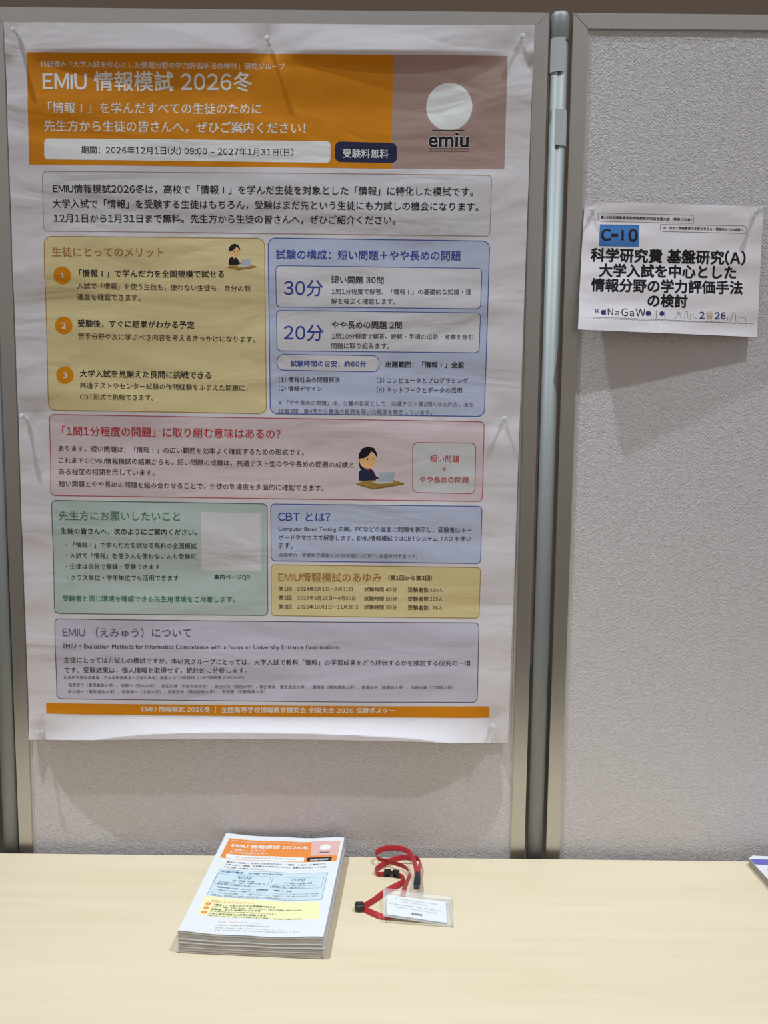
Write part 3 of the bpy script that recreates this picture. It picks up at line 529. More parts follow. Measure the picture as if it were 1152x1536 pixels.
LEAFLET_PRINT = [
  ('b', [(9.7, 280.0), (204.8, 283.8), (205.0, 213.5), (9.4, 211.7)], 0, 'lorange', None, 0, 0),
  ('b', [(154.3, 285.0), (204.5, 283.8), (204.3, 232.6), (158.7, 234.4)], 0, 'lpink', None, 0, 1),
  ('t', '科研費A「大学入試を中心とした情報分野の学力評価手法の検討」研究グループ', (15.0, 272.8), (145.0, 276.0), 'white', 0.85),
  ('t', 'EMIU 情報模試 2026冬', (19.7, 256.3), (151.6, 261.7), 'white', 2.35),
  ('t', '「情報Ⅰ」を学んだ', (24.4, 242.6), (80.7, 245.8), 'white', 1.65),
  ('t', 'すべての生徒のために', (20.6, 233.3), (85.9, 237.1), 'white', 1.65),
  ('b', [(16.8, 226.4), (149.8, 228.4), (150.4, 214.5), (18.9, 212.5)], 2.5, 'white', None, 0, 1),
  ('t', '期間：2026年12月1日(火) 09:00 – 2027年1月31日(日)', (32.7, 219.4), (135.3, 221.5), 'ink', 0.85),
  ('b', [(154.3, 228.2), (196.6, 228.5), (196.2, 214.0), (154.8, 214.2)], 2.5, 'navyfill', None, 0, 1),
  ('t', '受験料無料', (160.4, 220.5), (191.1, 219.9), 'white', 1.85),
  ('o', (180.7, 262.1), 9.5, 'white', 2),
  ('t', 'emiu', (173.3, 245.1), (190.2, 244.6), 'ink', 3.35),
  ('t', '高校で「情報Ⅰ」を学んだ生徒のための，「情報」に特化した模試です。', (23.8, 200.7), (188.7, 204.3), 'ink', 1.15),
  ('t', '大学入試で「情報」を受験する生徒はもちろん，受験はまだ先という生徒', (22.8, 192.6), (190.7, 194.8), 'ink', 1.15),
  ('t', 'にも力試しの機会になります。', (22.6, 184.7), (91.1, 183.8), 'ink', 1.15),
  ('b', [(19.1, 177.7), (195.5, 176.4), (195.4, 95.3), (16.8, 97.6)], 2, 'lblue', 'lblueline', 0.7, 0),
  ('t', '試験の構成', (22.6, 170.3), (58.1, 170.2), 'navy', 2.05),
  ('t', '短い問題＋やや長めの問題', (66.8, 169.3), (122.1, 170.2), 'ink', 1.45),
  ('b', [(17.9, 161.7), (104.2, 162.3), (104.3, 130.6), (17.4, 130.8)], 2, 'lblue', 'lblueline', 0.6, 1),
  ('b', [(108.3, 163.2), (191.0, 162.5), (190.4, 129.9), (109.4, 130.0)], 2, 'lblue', 'lblueline', 0.6, 1),
  ('t', '30分', (50.5, 155.5), (75.4, 155.3), 'navy', 1.45),
  ('t', '短い問題 30問', (46.0, 145.6), (80.9, 145.0), 'ink', 1.65),
  ('t', '1問1分程度で解答。「情報Ⅰ」の基礎的な知識・理', (24.4, 138.6), (99.8, 138.6), 'ink', 0.85),
  ('t', '解を幅広く確認します。', (24.3, 133.4), (78.7, 132.8), 'ink', 0.85),
  ('t', '20分', (137.8, 155.8), (162.0, 155.5), 'navy', 1.45),
  ('t', 'やや長めの問題 2問', (127.8, 145.4), (173.7, 145.3), 'ink', 1.65),
  ('t', '1問10分程度で解答。読解・手順の追跡・考察を含む', (113.6, 139.1), (182.9, 138.7), 'ink', 0.85),
  ('t', '問題に取り組みます。', (111.9, 133.3), (165.8, 132.7), 'ink', 0.85),
  ('t', '試験時間の目安：約60分', (26.8, 123.2), (81.0, 121.6), 'navy', 1.65),
  ('t', '出題範囲：「情報Ⅰ」全般', (89.2, 121.8), (145.5, 121.9), 'ink', 1.65),
  ('t', '(1) 情報社会の問題解決\u3000(2) 情報デザイン\u3000(3) コンピュータとプログラミング\u3000(4) ネットワークとデータの活用', (26.1, 114.9), (189.0, 113.1), 'ink', 0.85),
  ('t', '※「やや長めの問題」は，分量の目安として，共通テスト第2問A/Bの片方，また', (22.6, 107.1), (187.2, 106.5), 'grey', 0.85),
  ('t', 'は第3問・第4問から最後の設問を除いた程度を想定しています。', (22.1, 100.5), (154.5, 99.6), 'grey', 0.85),
  ('b', [(15.3, 95.0), (193.9, 89.9), (198.3, 42.6), (16.6, 42.7)], 2, 'lyellow', None, 0, 0),
  ('t', '生徒にとってのメリット', (27.3, 83.2), (94.4, 82.9), 'lorange', 1.45),
  ('o', (25.0, 74.3), 4.3, 'lorange', 1),
  ('t', '1', (23.9, 74.2), (26.0, 74.4), 'white', 1.65),
  ('o', (24.9, 63.3), 4.3, 'lorange', 1),
  ('t', '2', (23.8, 63.3), (25.9, 63.4), 'white', 1.65),
  ('o', (24.6, 51.1), 4.3, 'lorange', 1),
  ('t', '3', (23.6, 51.1), (25.6, 51.2), 'white', 1.65),
  ('t', '「情報Ⅰ」で学んだ力を全国規模で試せる', (34.2, 73.6), (127.8, 75.3), 'ink', 2.05),
  ('t', '入試で「情報」を使う生徒も，使わない生徒も，自分の到達度を確認できます。', (33.7, 68.3), (170.0, 68.1), 'ink', 0.85),
  ('t', '受験後，すぐに結果がわかる予定', (32.7, 61.6), (107.7, 63.0), 'ink', 2.05),
  ('t', '苦手分野や次に学ぶべき内容を考えるきっかけになります。', (32.2, 56.4), (133.8, 57.0), 'ink', 0.85),
  ('t', '大学入試を見据えた良問に挑戦できる', (31.8, 49.8), (117.8, 51.2), 'ink', 2.05),
  ('t', '共通テストやセンター試験の作問経験をふまえた問題に，CBT形式で挑戦できます。', (31.0, 44.7), (173.4, 44.8), 'ink', 0.85),
  ('g', (50.9, 30.7), (114.5, 31.0), 3.2, 'lorange'),
  ('g', (50.9, 22.3), (128.6, 24.1), 3.0, 'ink'),
  ('g', (50.3, 15.6), (148.5, 16.8), 2.6, 'grey'),
  ('g', (51.0, 9.6), (174.5, 12.2), 2.6, 'grey'),
]

# ------------------------------------------------------------------ printing on a hanging or lying sheet
class Sheet:
    """collects ink shapes laid out in millimetres on a sheet whose shape in space is fn(x, y)"""
    def __init__(self, fn, cell=(5.0, 5.0)):
        self.fn, self.cell = fn, cell          # cell: the bare sheet's own grid, so that ink bends where paper bends
        self.reset()
    def reset(self):
        self.V, self.F, self.MI, self.N, self.mats = [], [], [], [], []
    def mat(self, m):
        if m not in self.mats: self.mats.append(m)
        return self.mats.index(m)
    def place(self, x, y, off):
        P = Vector(self.fn(x, y)); h = .8
        a = Vector(self.fn(x+h, y))-Vector(self.fn(x-h, y)); b = Vector(self.fn(x, y+h))-Vector(self.fn(x, y-h))
        n = a.cross(b).normalized()
        return P+n*off*.001, n
    def add(self, pts, faces, m, off):
        k = len(self.V); mi = self.mat(m)
        for x, y in pts:
            p, n = self.place(x, y, off); self.V.append(tuple(p)); self.N.append(tuple(n))
        for f in faces:
            self.F.append(tuple(k+i for i in f)); self.MI.append(mi)
    def cut(self, bm):
        xs = [v.co.x for v in bm.verts]; ys = [v.co.y for v in bm.verts]
        for ax, lo, hi in ((0, min(xs), max(xs)), (1, min(ys), max(ys))):
            step = self.cell[ax]
            t = math.floor(lo/step)*step+step
            while t < hi-1e-4:
                co = Vector((0, 0, 0)); no = Vector((0, 0, 0)); co[ax] = t; no[ax] = 1
                bmesh.ops.bisect_plane(bm, geom=bm.verts[:]+bm.edges[:]+bm.faces[:], plane_co=co, plane_no=no, dist=1e-5)
                t += step
    def add_bm(self, bm, m, off):
        bmesh.ops.triangulate(bm, faces=[f for f in bm.faces if len(f.verts) > 4])
        bm.verts.index_update()
        fs = []
        for f in bm.faces:
            ix = [v.index for v in f.verts]
            if f.normal.z < 0: ix.reverse()
            fs.append(ix)
        self.add([(v.co.x, v.co.y) for v in bm.verts], fs, m, off); bm.free()
    def fill(self, outline, m, off):
        bm = bmesh.new(); f = bm.faces.new([bm.verts.new((x, y, 0)) for x, y in outline]); bm.normal_update()
        if len(outline) > 8 or True:
            bmesh.ops.triangulate(bm, faces=[f])
        self.cut(bm); bm.normal_update(); self.add_bm(bm, m, off)
    def stroke(self, pts, w, m, off, closed=False, step=5.0):
        P = [Vector(p) for p in pts]
        Q = []
        n = len(P)
        for i in range(n if closed else n-1):
            a, b = P[i], P[(i+1) % n]; k = max(1, int((b-a).length/step))
            Q += [a.lerp(b, j/k) for j in range(k)]
        if not closed: Q.append(P[-1])
        n = len(Q); L = []
        for i in range(n):
            a = Q[i-1] if (i or closed) else Q[i]; b = Q[(i+1) % n] if (i < n-1 or closed) else Q[i]
            t = (b-a).normalized(); L.append(Vector((-t.y, t.x))*w/2)
        pts = [tuple(q+o) for q, o in zip(Q, L)]+[tuple(q-o) for q, o in zip(Q, L)]
        self.add(pts, [(i, n+i, n+(i+1) % n, (i+1) % n) for i in range(n if closed else n-1)], m, off)
    def obj(self, name, parent):
        o = mesh_obj(name, self.V, self.F, self.mats, parent, self.MI, normals=self.N); self.reset(); return o

def rounded(q, rad, seg=6):
    if rad <= 0: return [tuple(p) for p in q]
    out = []; n = len(q)
    for i in range(n):
        p = Vector(q[i]); a = (Vector(q[i-1])-p).normalized(); b = (Vector(q[(i+1) % n])-p).normalized()
        s, e, c = p+a*rad, p+b*rad, p+a*rad+b*rad
        for k in range(seg+1):
            t = k/seg*math.pi/2; v = c-b*rad*math.cos(t)-a*rad*math.sin(t)
            out.append((v.x, v.y))
    return out

import re
_tc = {}
def raw(s, res):
    k = (s, res)
    if k not in _tc:
        cu = bpy.data.curves.new('lettering', 'FONT'); cu.body = s; cu.size = 1; cu.fill_mode = 'FRONT'; cu.resolution_u = res
        o = bpy.data.objects.new('lettering', cu); COL.objects.link(o)
        dg = bpy.context.evaluated_depsgraph_get(); e = o.evaluated_get(dg); me = e.to_mesh()
        V = [(v.co.x, v.co.y) for v in me.vertices]; F = [tuple(p.vertices) for p in me.polygons]
        e.to_mesh_clear(); bpy.data.objects.remove(o); bpy.data.curves.remove(cu)
        _tc[k] = (V, F)
    return _tc[k]
def extent(V):
    xs = [v[0] for v in V]; return min(xs), max(xs)
_ga = {}
def glyphs(s, res):
    """one line of lettering: ideographs on their own square, capitals and figures set wide, small letters as words"""
    if not _ga:
        a, b = extent(raw('国', 4)[0]), extent(raw('国国', 4)[0]); _ga['em'] = b[1]-a[1]
        _ga['dig'] = max(extent(raw(chr(0xFF10+i), 4)[0])[1]-extent(raw(chr(0xFF10+i), 4)[0])[0] for i in range(10))
    em = _ga['em']; V, F = [], []; x = 0.0
    def put(g, dx):
        k = len(V); V.extend((p[0]+dx, p[1]) for p in g[0]); F.extend(tuple(i+k for i in f) for f in g[1])
    if len(s) > 12 and s.isascii() and re.search('[a-z]{4}', s) or s == 'emiu': return raw(s, res)
    for tok in re.findall(r'[A-Za-z]*[a-z][A-Za-z]*(?: [A-Za-z]*[a-z][A-Za-z]*)*|.', s):
        if tok == ' ': x += .30*em
        elif tok == '\u3000': x += em
        elif tok == '\u2160':
            g = raw('I', res); a, b = extent(g[0]); put(g, x+em/2-(a+b)/2); x += em
        elif len(tok) == 1 and '0' <= tok <= '9':
            g = raw(chr(ord(tok)+0xFEE0), res); a, b = extent(g[0]); w = _ga['dig']+.09*em; put(g, x+w/2-(a+b)/2); x += w
        elif tok.isascii():
            g = raw(chr(ord(tok)+0xFEE0) if len(tok) == 1 and tok not in '-/I' else tok, res); a, b = extent(g[0]); put(g, x+.05*em-a); x += b-a+.10*em
        elif tok == '–':
            g = raw(tok, res); a, b = extent(g[0]); put(g, x+.05*em-a); x += b-a+.10*em
        else:
            put(raw(tok, res), x); x += em
    return V, F

def print_items(sh, items, inks):
    LAY = (.060, .085, .11)
    for it in items:
        k = it[0]
        if k == 'b':
            _, q, rad, fillc, linec, lw, lay = it
            out = rounded(q, rad)
            sh.fill(out, inks(fillc), LAY[lay])
            if linec: sh.stroke(out, lw, inks(linec), .135, True)
        elif k == 'o':
            _, (x, y), r, c, lay = it
            sh.fill([(x+r*math.cos(2*math.pi*i/36), y+r*math.sin(2*math.pi*i/36)) for i in range(36)], inks(c), LAY[lay])
        elif k == 'p':
            _, pts, c, lay = it
            ar = sum(pts[i-1][0]*pts[i][1]-pts[i][0]*pts[i-1][1] for i in range(len(pts)))
            if ar < 0: pts = pts[::-1]
            sh.fill(pts, inks(c), .085+.018*(lay-2))
        elif k == 'l':
            _, pts, c, w = it; sh.stroke(pts, w, inks(c), .14)
        elif k == 'g':
            _, a, b, h, c = it
            a, b = Vector(a), Vector(b); n = int((b-a).length/(h*1.12)); d = (b-a)/n; t = d.normalized(); up = Vector((-t.y, t.x))
            for i in range(n):
                if random.random() < .1: continue
                for dy in (-.3, .05, .32):
                    x0, x1 = random.uniform(0, .25), random.uniform(.55, .8)
                    p0, p1 = a+d*(i+x0)+up*h*dy, a+d*(i+x1)+up*h*dy
                    sh.stroke([tuple(p0), tuple(p1)], h*.13, inks(c), .1)
        elif k in ('t', 'h'):
            _, s, a, b, c, bold = it
            a, b = Vector(a), Vector(b); w = (b-a).length
            big = w/max(1, len(s)) > 11
            V, F = glyphs(s, 4 if big else 2)
            xs = [v[0] for v in V]; ys = [v[1] for v in V]
            sc = w/(max(xs)-min(xs)); x0 = min(xs); yc = (min(ys)+max(ys))/2
            t = (b-a)/w; up = Vector((-t.y, t.x))
            P0 = [a+t*(v[0]-x0)*sc+up*(v[1]-yc)*sc for v in V]
            off0 = .150 if k == 't' else .115
            r = .0085*bold*sc                    # heavier faces: the same strokes, spread sideways
            nd = 0 if not r else 8 if bold > 1.5 else 4
            for d in range(nd+1):
              sp = t*r*math.cos(2*math.pi*(d-.5)/max(1, nd))+up*r*math.sin(2*math.pi*(d-.5)/max(1, nd)) if d else Vector((0, 0))
              P = [p+sp for p in P0]; off = off0+.007*d
              if big or (sh.fn is poster_point and (a.y > 1095 or a.y < 75)):
                  bm = bmesh.new(); vs = [bm.verts.new((p.x, p.y, 0)) for p in P]
                  for f in F:
                      try: bm.faces.new([vs[i] for i in f])
                      except ValueError: pass
                  sh.cut(bm); bm.normal_update(); sh.add_bm(bm, inks(c), off)
              else:
                  def ar(f):
                      return sum(P[f[i-1]].x*P[f[i]].y-P[f[i]].x*P[f[i-1]].y for i in range(len(f)))
                  sh.add([(p.x, p.y) for p in P], [f if ar(f) > 0 else f[::-1] for f in F], inks(c), off)

def sheet_mesh(name, fn, W, H, nx, ny, m, parent, thick=.16):
    """the bare paper, with its own thickness"""
    sh = Sheet(fn); V, N, F = [], [], []
    for s in (0, -thick):
        for j in range(ny+1):
            for i in range(nx+1):
                p, n = sh.place(W*i/nx, H*j/ny, s); V.append(tuple(p)); N.append(tuple(n if s == 0 else -n))
    w = nx+1; K = w*(ny+1)
    for j in range(ny):
        for i in range(nx):
            a = j*w+i; F.append((a, a+1, a+w+1, a+w)); F.append((K+a, K+a+w, K+a+w+1, K+a+1))
    for i in range(nx):
        F.append((K+i, K+i+1, i+1, i)); a = ny*w+i; F.append((a, a+1, K+a+1, K+a))
    for j in range(ny):
        a = j*w; F.append((a, a+w, K+a+w, K+a)); a += nx; F.append((K+a, K+a+w, a+w, a))
    return mesh_obj(name, V, F, m, parent, normals=N)

# ------------------------------------------------------------------ the hall behind the panels
bm = bmesh.new(); add_box(bm, (-8, 3.6, 0), (8, 3.8, 6))
tag(bm_obj('wall_back', bm, plain('brown_hall_wall', (.36, .29, .24), .8)), kind='structure')
def carpet():
    m, nt, b = new_mat('hall_carpet'); N = nt.nodes
    n = N.new('ShaderNodeTexNoise'); n.inputs['Scale'].default_value = 60; r = N.new('ShaderNodeValToRGB')
    r.color_ramp.elements[0].color = (.10, .085, .075, 1); r.color_ramp.elements[1].color = (.17, .15, .13, 1)
    nt.links.new(n.outputs[0], r.inputs[0]); nt.links.new(r.outputs[0], b.inputs['Base Color']); b.inputs['Roughness'].default_value = .95
    return m
bm = bmesh.new(); add_box(bm, (-8, -6, -.1), (8, 3.6, 0))
tag(bm_obj('floor', bm, carpet()), kind='structure')

# ------------------------------------------------------------------ display panels and the posts between them
TOP = 1.4175+TABLE
def panel(x0, label):
    x1 = x0+.9; zb = .12; w = .0245; dp = .028
    root = empty('display_panel', (x0+.45, .014, 0)); tag(root, label, 'display panel', 'wallpapered display panels')
    bm = bmesh.new(); add_box(bm, (x0+.018, .0032, zb+.018), (x1-.018, .022, TOP-.018))
    bm_obj('board', bm, M_WALLPAPER, root)
    def rail(a, b, c, d):
        # outer edge a-b, inner edge c-d (x, z), mitred
        bm = bmesh.new(); P = [a, b, d, c]
        f = [bm.verts.new((p[0], 0, p[1])) for p in P]; g = [bm.verts.new((p[0], dp, p[1])) for p in P]
        bm.faces.new(f[::-1]); bm.faces.new(g)
        for i in range(4): bm.faces.new((f[i], f[(i+1) % 4], g[(i+1) % 4], g[i]))
        bmesh.ops.recalc_face_normals(bm, faces=bm.faces)
        bmesh.ops.bevel(bm, geom=[e for e in bm.edges if abs(e.verts[0].co.y) < 1e-6 and abs(e.verts[1].co.y) < 1e-6], offset=.0009, segments=2, affect='EDGES')
        return bm_obj('frame_rail', bm, M_ALU, root)
    o = [(x0, TOP), (x1, TOP), (x1, zb), (x0, zb)]; i = [(x0+w, TOP-w), (x1-w, TOP-w), (x1-w, zb+w), (x0+w, zb+w)]
    for k in range(4): rail(o[k], o[(k+1) % 4], i[k], i[(k+1) % 4])
    bm = bmesh.new(); g = .0042
    add_box(bm, (x0+w-.001, .0022, zb+w), (x0+w+g, .006, TOP-w), .0006); add_box(bm, (x1-w-g, .0022, zb+w), (x1-w+.001, .006, TOP-w), .0006)
    bm_obj('edge_gasket', bm, M_GASKET, root)
    return root
panel(-.45, 'wallpapered aluminium-framed display panel carrying the large orange-headed poster')
panel(.4885, 'wallpapered aluminium-framed display panel carrying the small white booth sign')

def post(x, label, clips):
    root = empty('panel_post', (x, .008, 0)); tag(root, label, 'post', 'posts joining the display panels')
    def tube(name, prof, m, y=.008):
        V, F = lathe(prof, 40); return mesh_obj(name, [(x+a, y+b, c) for a, b, c in V], F, m, root, smooth=False)
    o = tube('pole', [(.0141, .02), (.0141, TOP-.045)], M_POST)
    o.data.polygons.foreach_set('use_smooth', [len(p.vertices) == 4 for p in o.data.polygons])
    c = tube('pole_cap', [(.0141, TOP-.045), (.0152, TOP-.040), (.0156, TOP-.018), (.0150, TOP-.006), (.0125, TOP+.001), (.006, TOP+.0035)], M_POST)
    c.data.polygons.foreach_set('use_smooth', [len(p.vertices) == 4 for p in c.data.polygons])
    tube('base_plate', [(.0165, .0), (.0165, .012), (.0155, .018), (.0145, .02)], M_LEG)
    if clips:
        for a0, a1, z0, z1 in ((-200, -62, TOP-.092, TOP-.040), (-112, 25, TOP-.206, TOP-.150)):
            V, F = [], []; n = 20
            for r, zz in ((.0147, z0), (.0160, z0), (.0160, z1), (.0147, z1)):
                for k in range(n+1):
                    a = math.radians(a0+(a1-a0)*k/n); V.append((x+r*math.cos(a), .008+r*math.sin(a), zz))
            w = n+1
            for q in range(4):
                for k in range(n): F.append((q*w+k, ((q+1) % 4)*w+k, ((q+1) % 4)*w+k+1, q*w+k+1)[::-1])
            F.append((0, w, 2*w, 3*w)); F.append((3*w+n, 2*w+n, w+n, n))
            h = mesh_obj('hinge_sleeve', V, F, M_SLEEVE, root, smooth=False); h['label'] = 'pale grey sleeve clipped round the post'
    return root
post(-.4655, 'scuffed round steel post at the left edge beside the poster panel', False)
post(.4690, 'round steel post with pale hinge sleeves between the two panels', True)

# ------------------------------------------------------------------ table
TX0, TX1, TY0, TY1 = -.78, 1.14, -.62, -.018
table = empty('table', ((TX0+TX1)/2, (TY0+TY1)/2, 0)); tag(table, 'long pale maple laminate table standing against the display panels', 'table')
bm = bmesh.new(); add_box(bm, (TX0, TY0, TABLE-.028), (TX1, TY1, TABLE), .0015); bm_obj('table_top', bm, M_MAPLE, table)
for lx in (TX0+.06, TX1-.06):
    for ly in (TY0+.06, TY1-.06):
        V, F = lathe([(.012, 0), (.016, .004), (.014, .02), (.014, TABLE-.028)], 16)
        mesh_obj('leg', [(lx+a, ly+b, c) for a, b, c in V], F, M_LEG, table)

# ------------------------------------------------------------------ poster
poster = empty('poster', (0, -.003, .205+TABLE)); tag(poster, 'large pinned paper poster with orange header and many coloured text boxes', 'poster')
sheet_mesh('sheet', poster_point, PW, PH, 180, 508, M_SHEET, poster)
sh = Sheet(poster_point, (PW/180, PH/508))
PART_LABEL = {'header_banner': 'orange and dusty pink header with white title', 'introduction_box': 'pale outlined box with three lines of text', 'merits_box': 'yellow box with three numbered points',
 'exam_structure_box': 'blue box with two white inner boxes', 'question_box': 'pink box with a seated student drawing', 'teacher_request_box': 'grey-green box with a blank pale square',
 'testing_note_box': 'small blue box of definitions', 'history_box': 'small yellow box with three dated rows', 'about_box': 'lilac box of small print', 'footer_strip': 'narrow orange strip with white text'}
for name, items in POSTER_PRINT.items():
    print_items(sh, items, ink); o = sh.obj(name, poster); o['label'] = PART_LABEL[name]

# ------------------------------------------------------------------ booth sign
sign = empty('booth_sign', (.66, -.001, .92+TABLE)); tag(sign, 'white paper booth sign with blue C-10 patch and bold black title', 'sign')
sheet_mesh('sheet', sign_point, SW, SH, 74, 53, sign_ink('sheet'), sign)
sh = Sheet(sign_point, (SW/74, SH/53))
for name, items in SIGN_PRINT.items():
    print_items(sh, items, sign_ink); o = sh.obj(name, sign)
    if name == 'booth_number': o['label'] = 'blue patch reading C-10'

# ------------------------------------------------------------------ push pins
def pin(x, y, fn, tilt, label, group):
    P = Vector(fn(x, y)); n = Vector((tilt[0], -1, tilt[1])).normalized()
    root = empty('push_pin', P); tag(root, label, 'push pin', group)
    q = n.to_track_quat('Z', 'Y').to_matrix()
    V, F = lathe([(.0010, .0030), (.0042, .0032), (.0046, .0042), (.0042, .0050), (.0027, .0062), (.0023, .0090), (.0027, .0140), (.0044, .0158), (.0049, .0170), (.0046, .0184), (.0020, .0190)], 24)
    mesh_obj('grip', [tuple(P+q @ Vector(v)) for v in V], F, M_CLEAR, root, smooth=True)
    V, F = lathe([(.00012, -.0065), (.00055, -.0045), (.00055, .0090)], 10)
    mesh_obj('needle', [tuple(P+q @ Vector(v)) for v in V], F, M_NEEDLE, root)
PG = 'clear push pins holding the poster'
for x, y, t, lb in ((24, 1166, (-.35, .40), 'clear push pin in the top left corner of the poster'), (421, 1156, (-.1, .25), 'clear push pin in the middle of the poster top edge'),
        (820, 1161, (.05, .30), 'clear push pin in the top right corner of the poster'), (16, 556, (-.35, .45), 'clear push pin halfway down the left edge of the poster'),
        (814, 560, (0, .2), 'clear push pin halfway down the right edge of the poster'), (24, 14, (-.3, .3), 'clear push pin in the bottom left corner of the poster'),
        (812, 32, (0, .15), 'clear push pin in the bottom right corner of the poster')):
    pin(x, y, poster_point, t, lb, PG)
pin(14, 190, sign_point, (-.25, .3), 'clear push pin in the top left corner of the booth sign', 'clear push pins holding the booth sign')
pin(284, 199, sign_point, (.1, .15), 'clear push pin in the top right corner of the booth sign', 'clear push pins holding the booth sign')

# ------------------------------------------------------------------ leaflets
LX, LY, LT, LH = (0.0169, -0.15918, -0.05545, 0.03251)
def wave(x):
    u = x/210
    return 1.6*math.cos(2*math.pi*u*1.02)+.9*math.cos(4*math.pi*u+.4)-.3
def leaf_point(x, y, h=None, dx=0, dy=0):
    a, b = (x-105+dx)*.001, (y-148.5+dy)*.001
    z = (LH if h is None else h)
    return LX+a*math.cos(LT)-b*math.sin(LT), LY+a*math.sin(LT)+b*math.cos(LT), TABLE+z+.001*wave(x)*min(1, z/LH)
leaflet = empty('leaflet', leaf_point(105, 148.5)); tag(leaflet, 'topmost printed leaflet with orange header, on the paper stack on the table', 'leaflet')
sheet_mesh('sheet', leaf_point, 210, 297, 42, 12, leaf_ink('sheet'), leaflet, .1)
sh = Sheet(leaf_point, (5.0, 297/12)); print_items(sh, LEAFLET_PRINT, leaf_ink); sh.obj('printing', leaflet)
V, F, MI = [], [], []
NL = 38; th = (LH-.00015)/NL
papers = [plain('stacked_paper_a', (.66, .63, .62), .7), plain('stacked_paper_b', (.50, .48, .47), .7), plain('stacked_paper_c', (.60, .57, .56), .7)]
rs = random.Random(3)
for k in range(NL):
    dx, dy = rs.gauss(0, .45), rs.gauss(0, .5)
    if k in (1, 2): dx -= 2.2
    if k in (16, 17, 18): dx += 1.6
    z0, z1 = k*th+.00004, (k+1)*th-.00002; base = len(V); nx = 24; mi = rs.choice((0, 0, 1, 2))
    for z in (z0, z1):
        for y in (0, 297):
            for i in range(nx+1): V.append(leaf_point(210*i/nx, y, z, dx, dy))
    w = nx+1
    A, B, C_, D = base, base+w, base+2*w, base+3*w
    for i in range(nx):
        F += [(A+i, B+i, B+i+1, A+i+1), (C_+i, C_+i+1, D+i+1, D+i), (A+i, A+i+1, C_+i+1, C_+i), (B+i, D+i, D+i+1, B+i+1)]
    F += [(A, C_, D, B), (A+nx, B+nx, D+nx, C_+nx)]
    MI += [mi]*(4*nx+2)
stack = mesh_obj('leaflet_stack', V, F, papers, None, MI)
tag(stack, 'thick stack of white leaflets under the printed top sheet, on the table', 'paper stack', kind='stuff')

# ------------------------------------------------------------------ red lanyard
def catmull(P, k=6):
    out = []; n = len(P)
    for i in range(n-1):
        a, b, c, d = P[max(0, i-1)], P[i], P[i+1], P[min(n-1, i+2)]
        for j in range(k):
            t = j/k; out.append(.5*((2*b)+(c-a)*t+(2*a-5*b+4*c-d)*t*t+(3*b-a-3*c+d)*t**3))
    out.append(P[-1]); return out
def ribbon(name, path, parent, width=.0095, thick=.0011):
    """path rows: x, y, z of the tape's middle, lean (0 = standing on edge, 1 = flat)"""
    P = catmull([Vector((p[0], p[1], p[2]+TABLE)) for p in path]); ln = catmull([Vector((p[3], 0, 0)) for p in path])
    V, F = [], []; n = len(P)
    for i in range(n):
        t = (P[min(n-1, i+1)]-P[max(0, i-1)]).normalized(); side = t.cross(Vector((0, 0, 1))).normalized(); a = ln[i].x*math.pi/2
        wd = (Vector((0, 0, 1))*math.cos(a)+side*math.sin(a)); wd = (wd-t*wd.dot(t)).normalized(); nn = t.cross(wd).normalized()
        lo = P[i]
        for u in (-1, -.8, .8, 1):
            V.append(lo+wd*u*width/2+nn*thick/2*(1 if abs(u) < .9 else .35))
        for u in (1, .8, -.8, -1):
            V.append(lo+wd*u*width/2-nn*thick/2*(1 if abs(u) < .9 else .35))
    for i in range(n-1):
        for k in range(8):
            F.append((i*8+k, i*8+(k+1) % 8, (i+1)*8+(k+1) % 8, (i+1)*8+k))
    F.append(tuple(range(8))[::-1]); F.append(tuple((n-1)*8+k for k in range(8)))
    bm = bmesh.new(); vs = [bm.verts.new(v) for v in V]
    for f in F: bm.faces.new([vs[i] for i in f])
    bmesh.ops.recalc_face_normals(bm, faces=bm.faces)
    return bm_obj(name, bm, M_TAPE, parent, smooth=True)
lanyard = empty('lanyard', (.215, -.08, TABLE)); tag(lanyard, 'red woven neck lanyard looped on the table, clipped to the badge holder', 'lanyard')
ribbon('strap', [(.2545,-.100,.016,.55),(.2531,-.0790,.0165,.4),(.2500,-.0560,.018,.3),(.2430,-.0360,.0195,.25),(.2300,-.0265,.0205,.22),(.2140,-.0240,.0205,.2),(.1990,-.0260,.0195,.2),(.1885,-.0320,.017,.2),(.1855,-.0400,.0145,.2),(.1915,-.0490,.0125,.2),(.2080,-.0545,.011,.15),(.2230,-.0595,.0095,.15),(.2352,-.0660,.008,.15),(.2422,-.0755,.0065,.2),(.2432,-.0880,.0055,.2),(.2385,-.1090,.0053,.2),(.2340,-.1300,.0050,.4),(.2290,-.160,.0030,.85),(.2220,-.188,.0018,1),(.2130,-.2040,.0018,1),(.1990,-.2085,.0026,.75),(.1840,-.2020,.0042,.35),(.1675,-.1895,.0048,.25)], lanyard)
ribbon('strap', [(.2575,-.1000,.0150,-.5),(.2610,-.0760,.0140,-.4),(.2628,-.0570,.0130,-.3),(.2590,-.0460,.0125,-.1),(.2494,-.0425,.0120,.1),(.2344,-.0405,.0115,.15),(.2224,-.0425,.0105,.2),(.2073,-.0500,.0080,.2),(.1934,-.0610,.0062,.2),(.1865,-.0715,.0052,.15),(.1858,-.0790,.0050,.1),(.1895,-.0848,.0050,.1),(.1950,-.0857,.0050,.1),(.2010,-.0848,.0050,.1)], lanyard)
ribbon('strap', [(.2240,-.0876,.0050,.1),(.2300,-.0915,.0050,.1),(.2345,-.0975,.0050,.15),(.2335,-.1040,.0050,.2),(.2270,-.1150,.0050,.35),(.2140,-.1275,.0050,.45),(.1996,-.1440,.0050,.4),(.1845,-.1650,.0048,.3),(.1675,-.1840,.0048,.2)], lanyard)
buckle = None
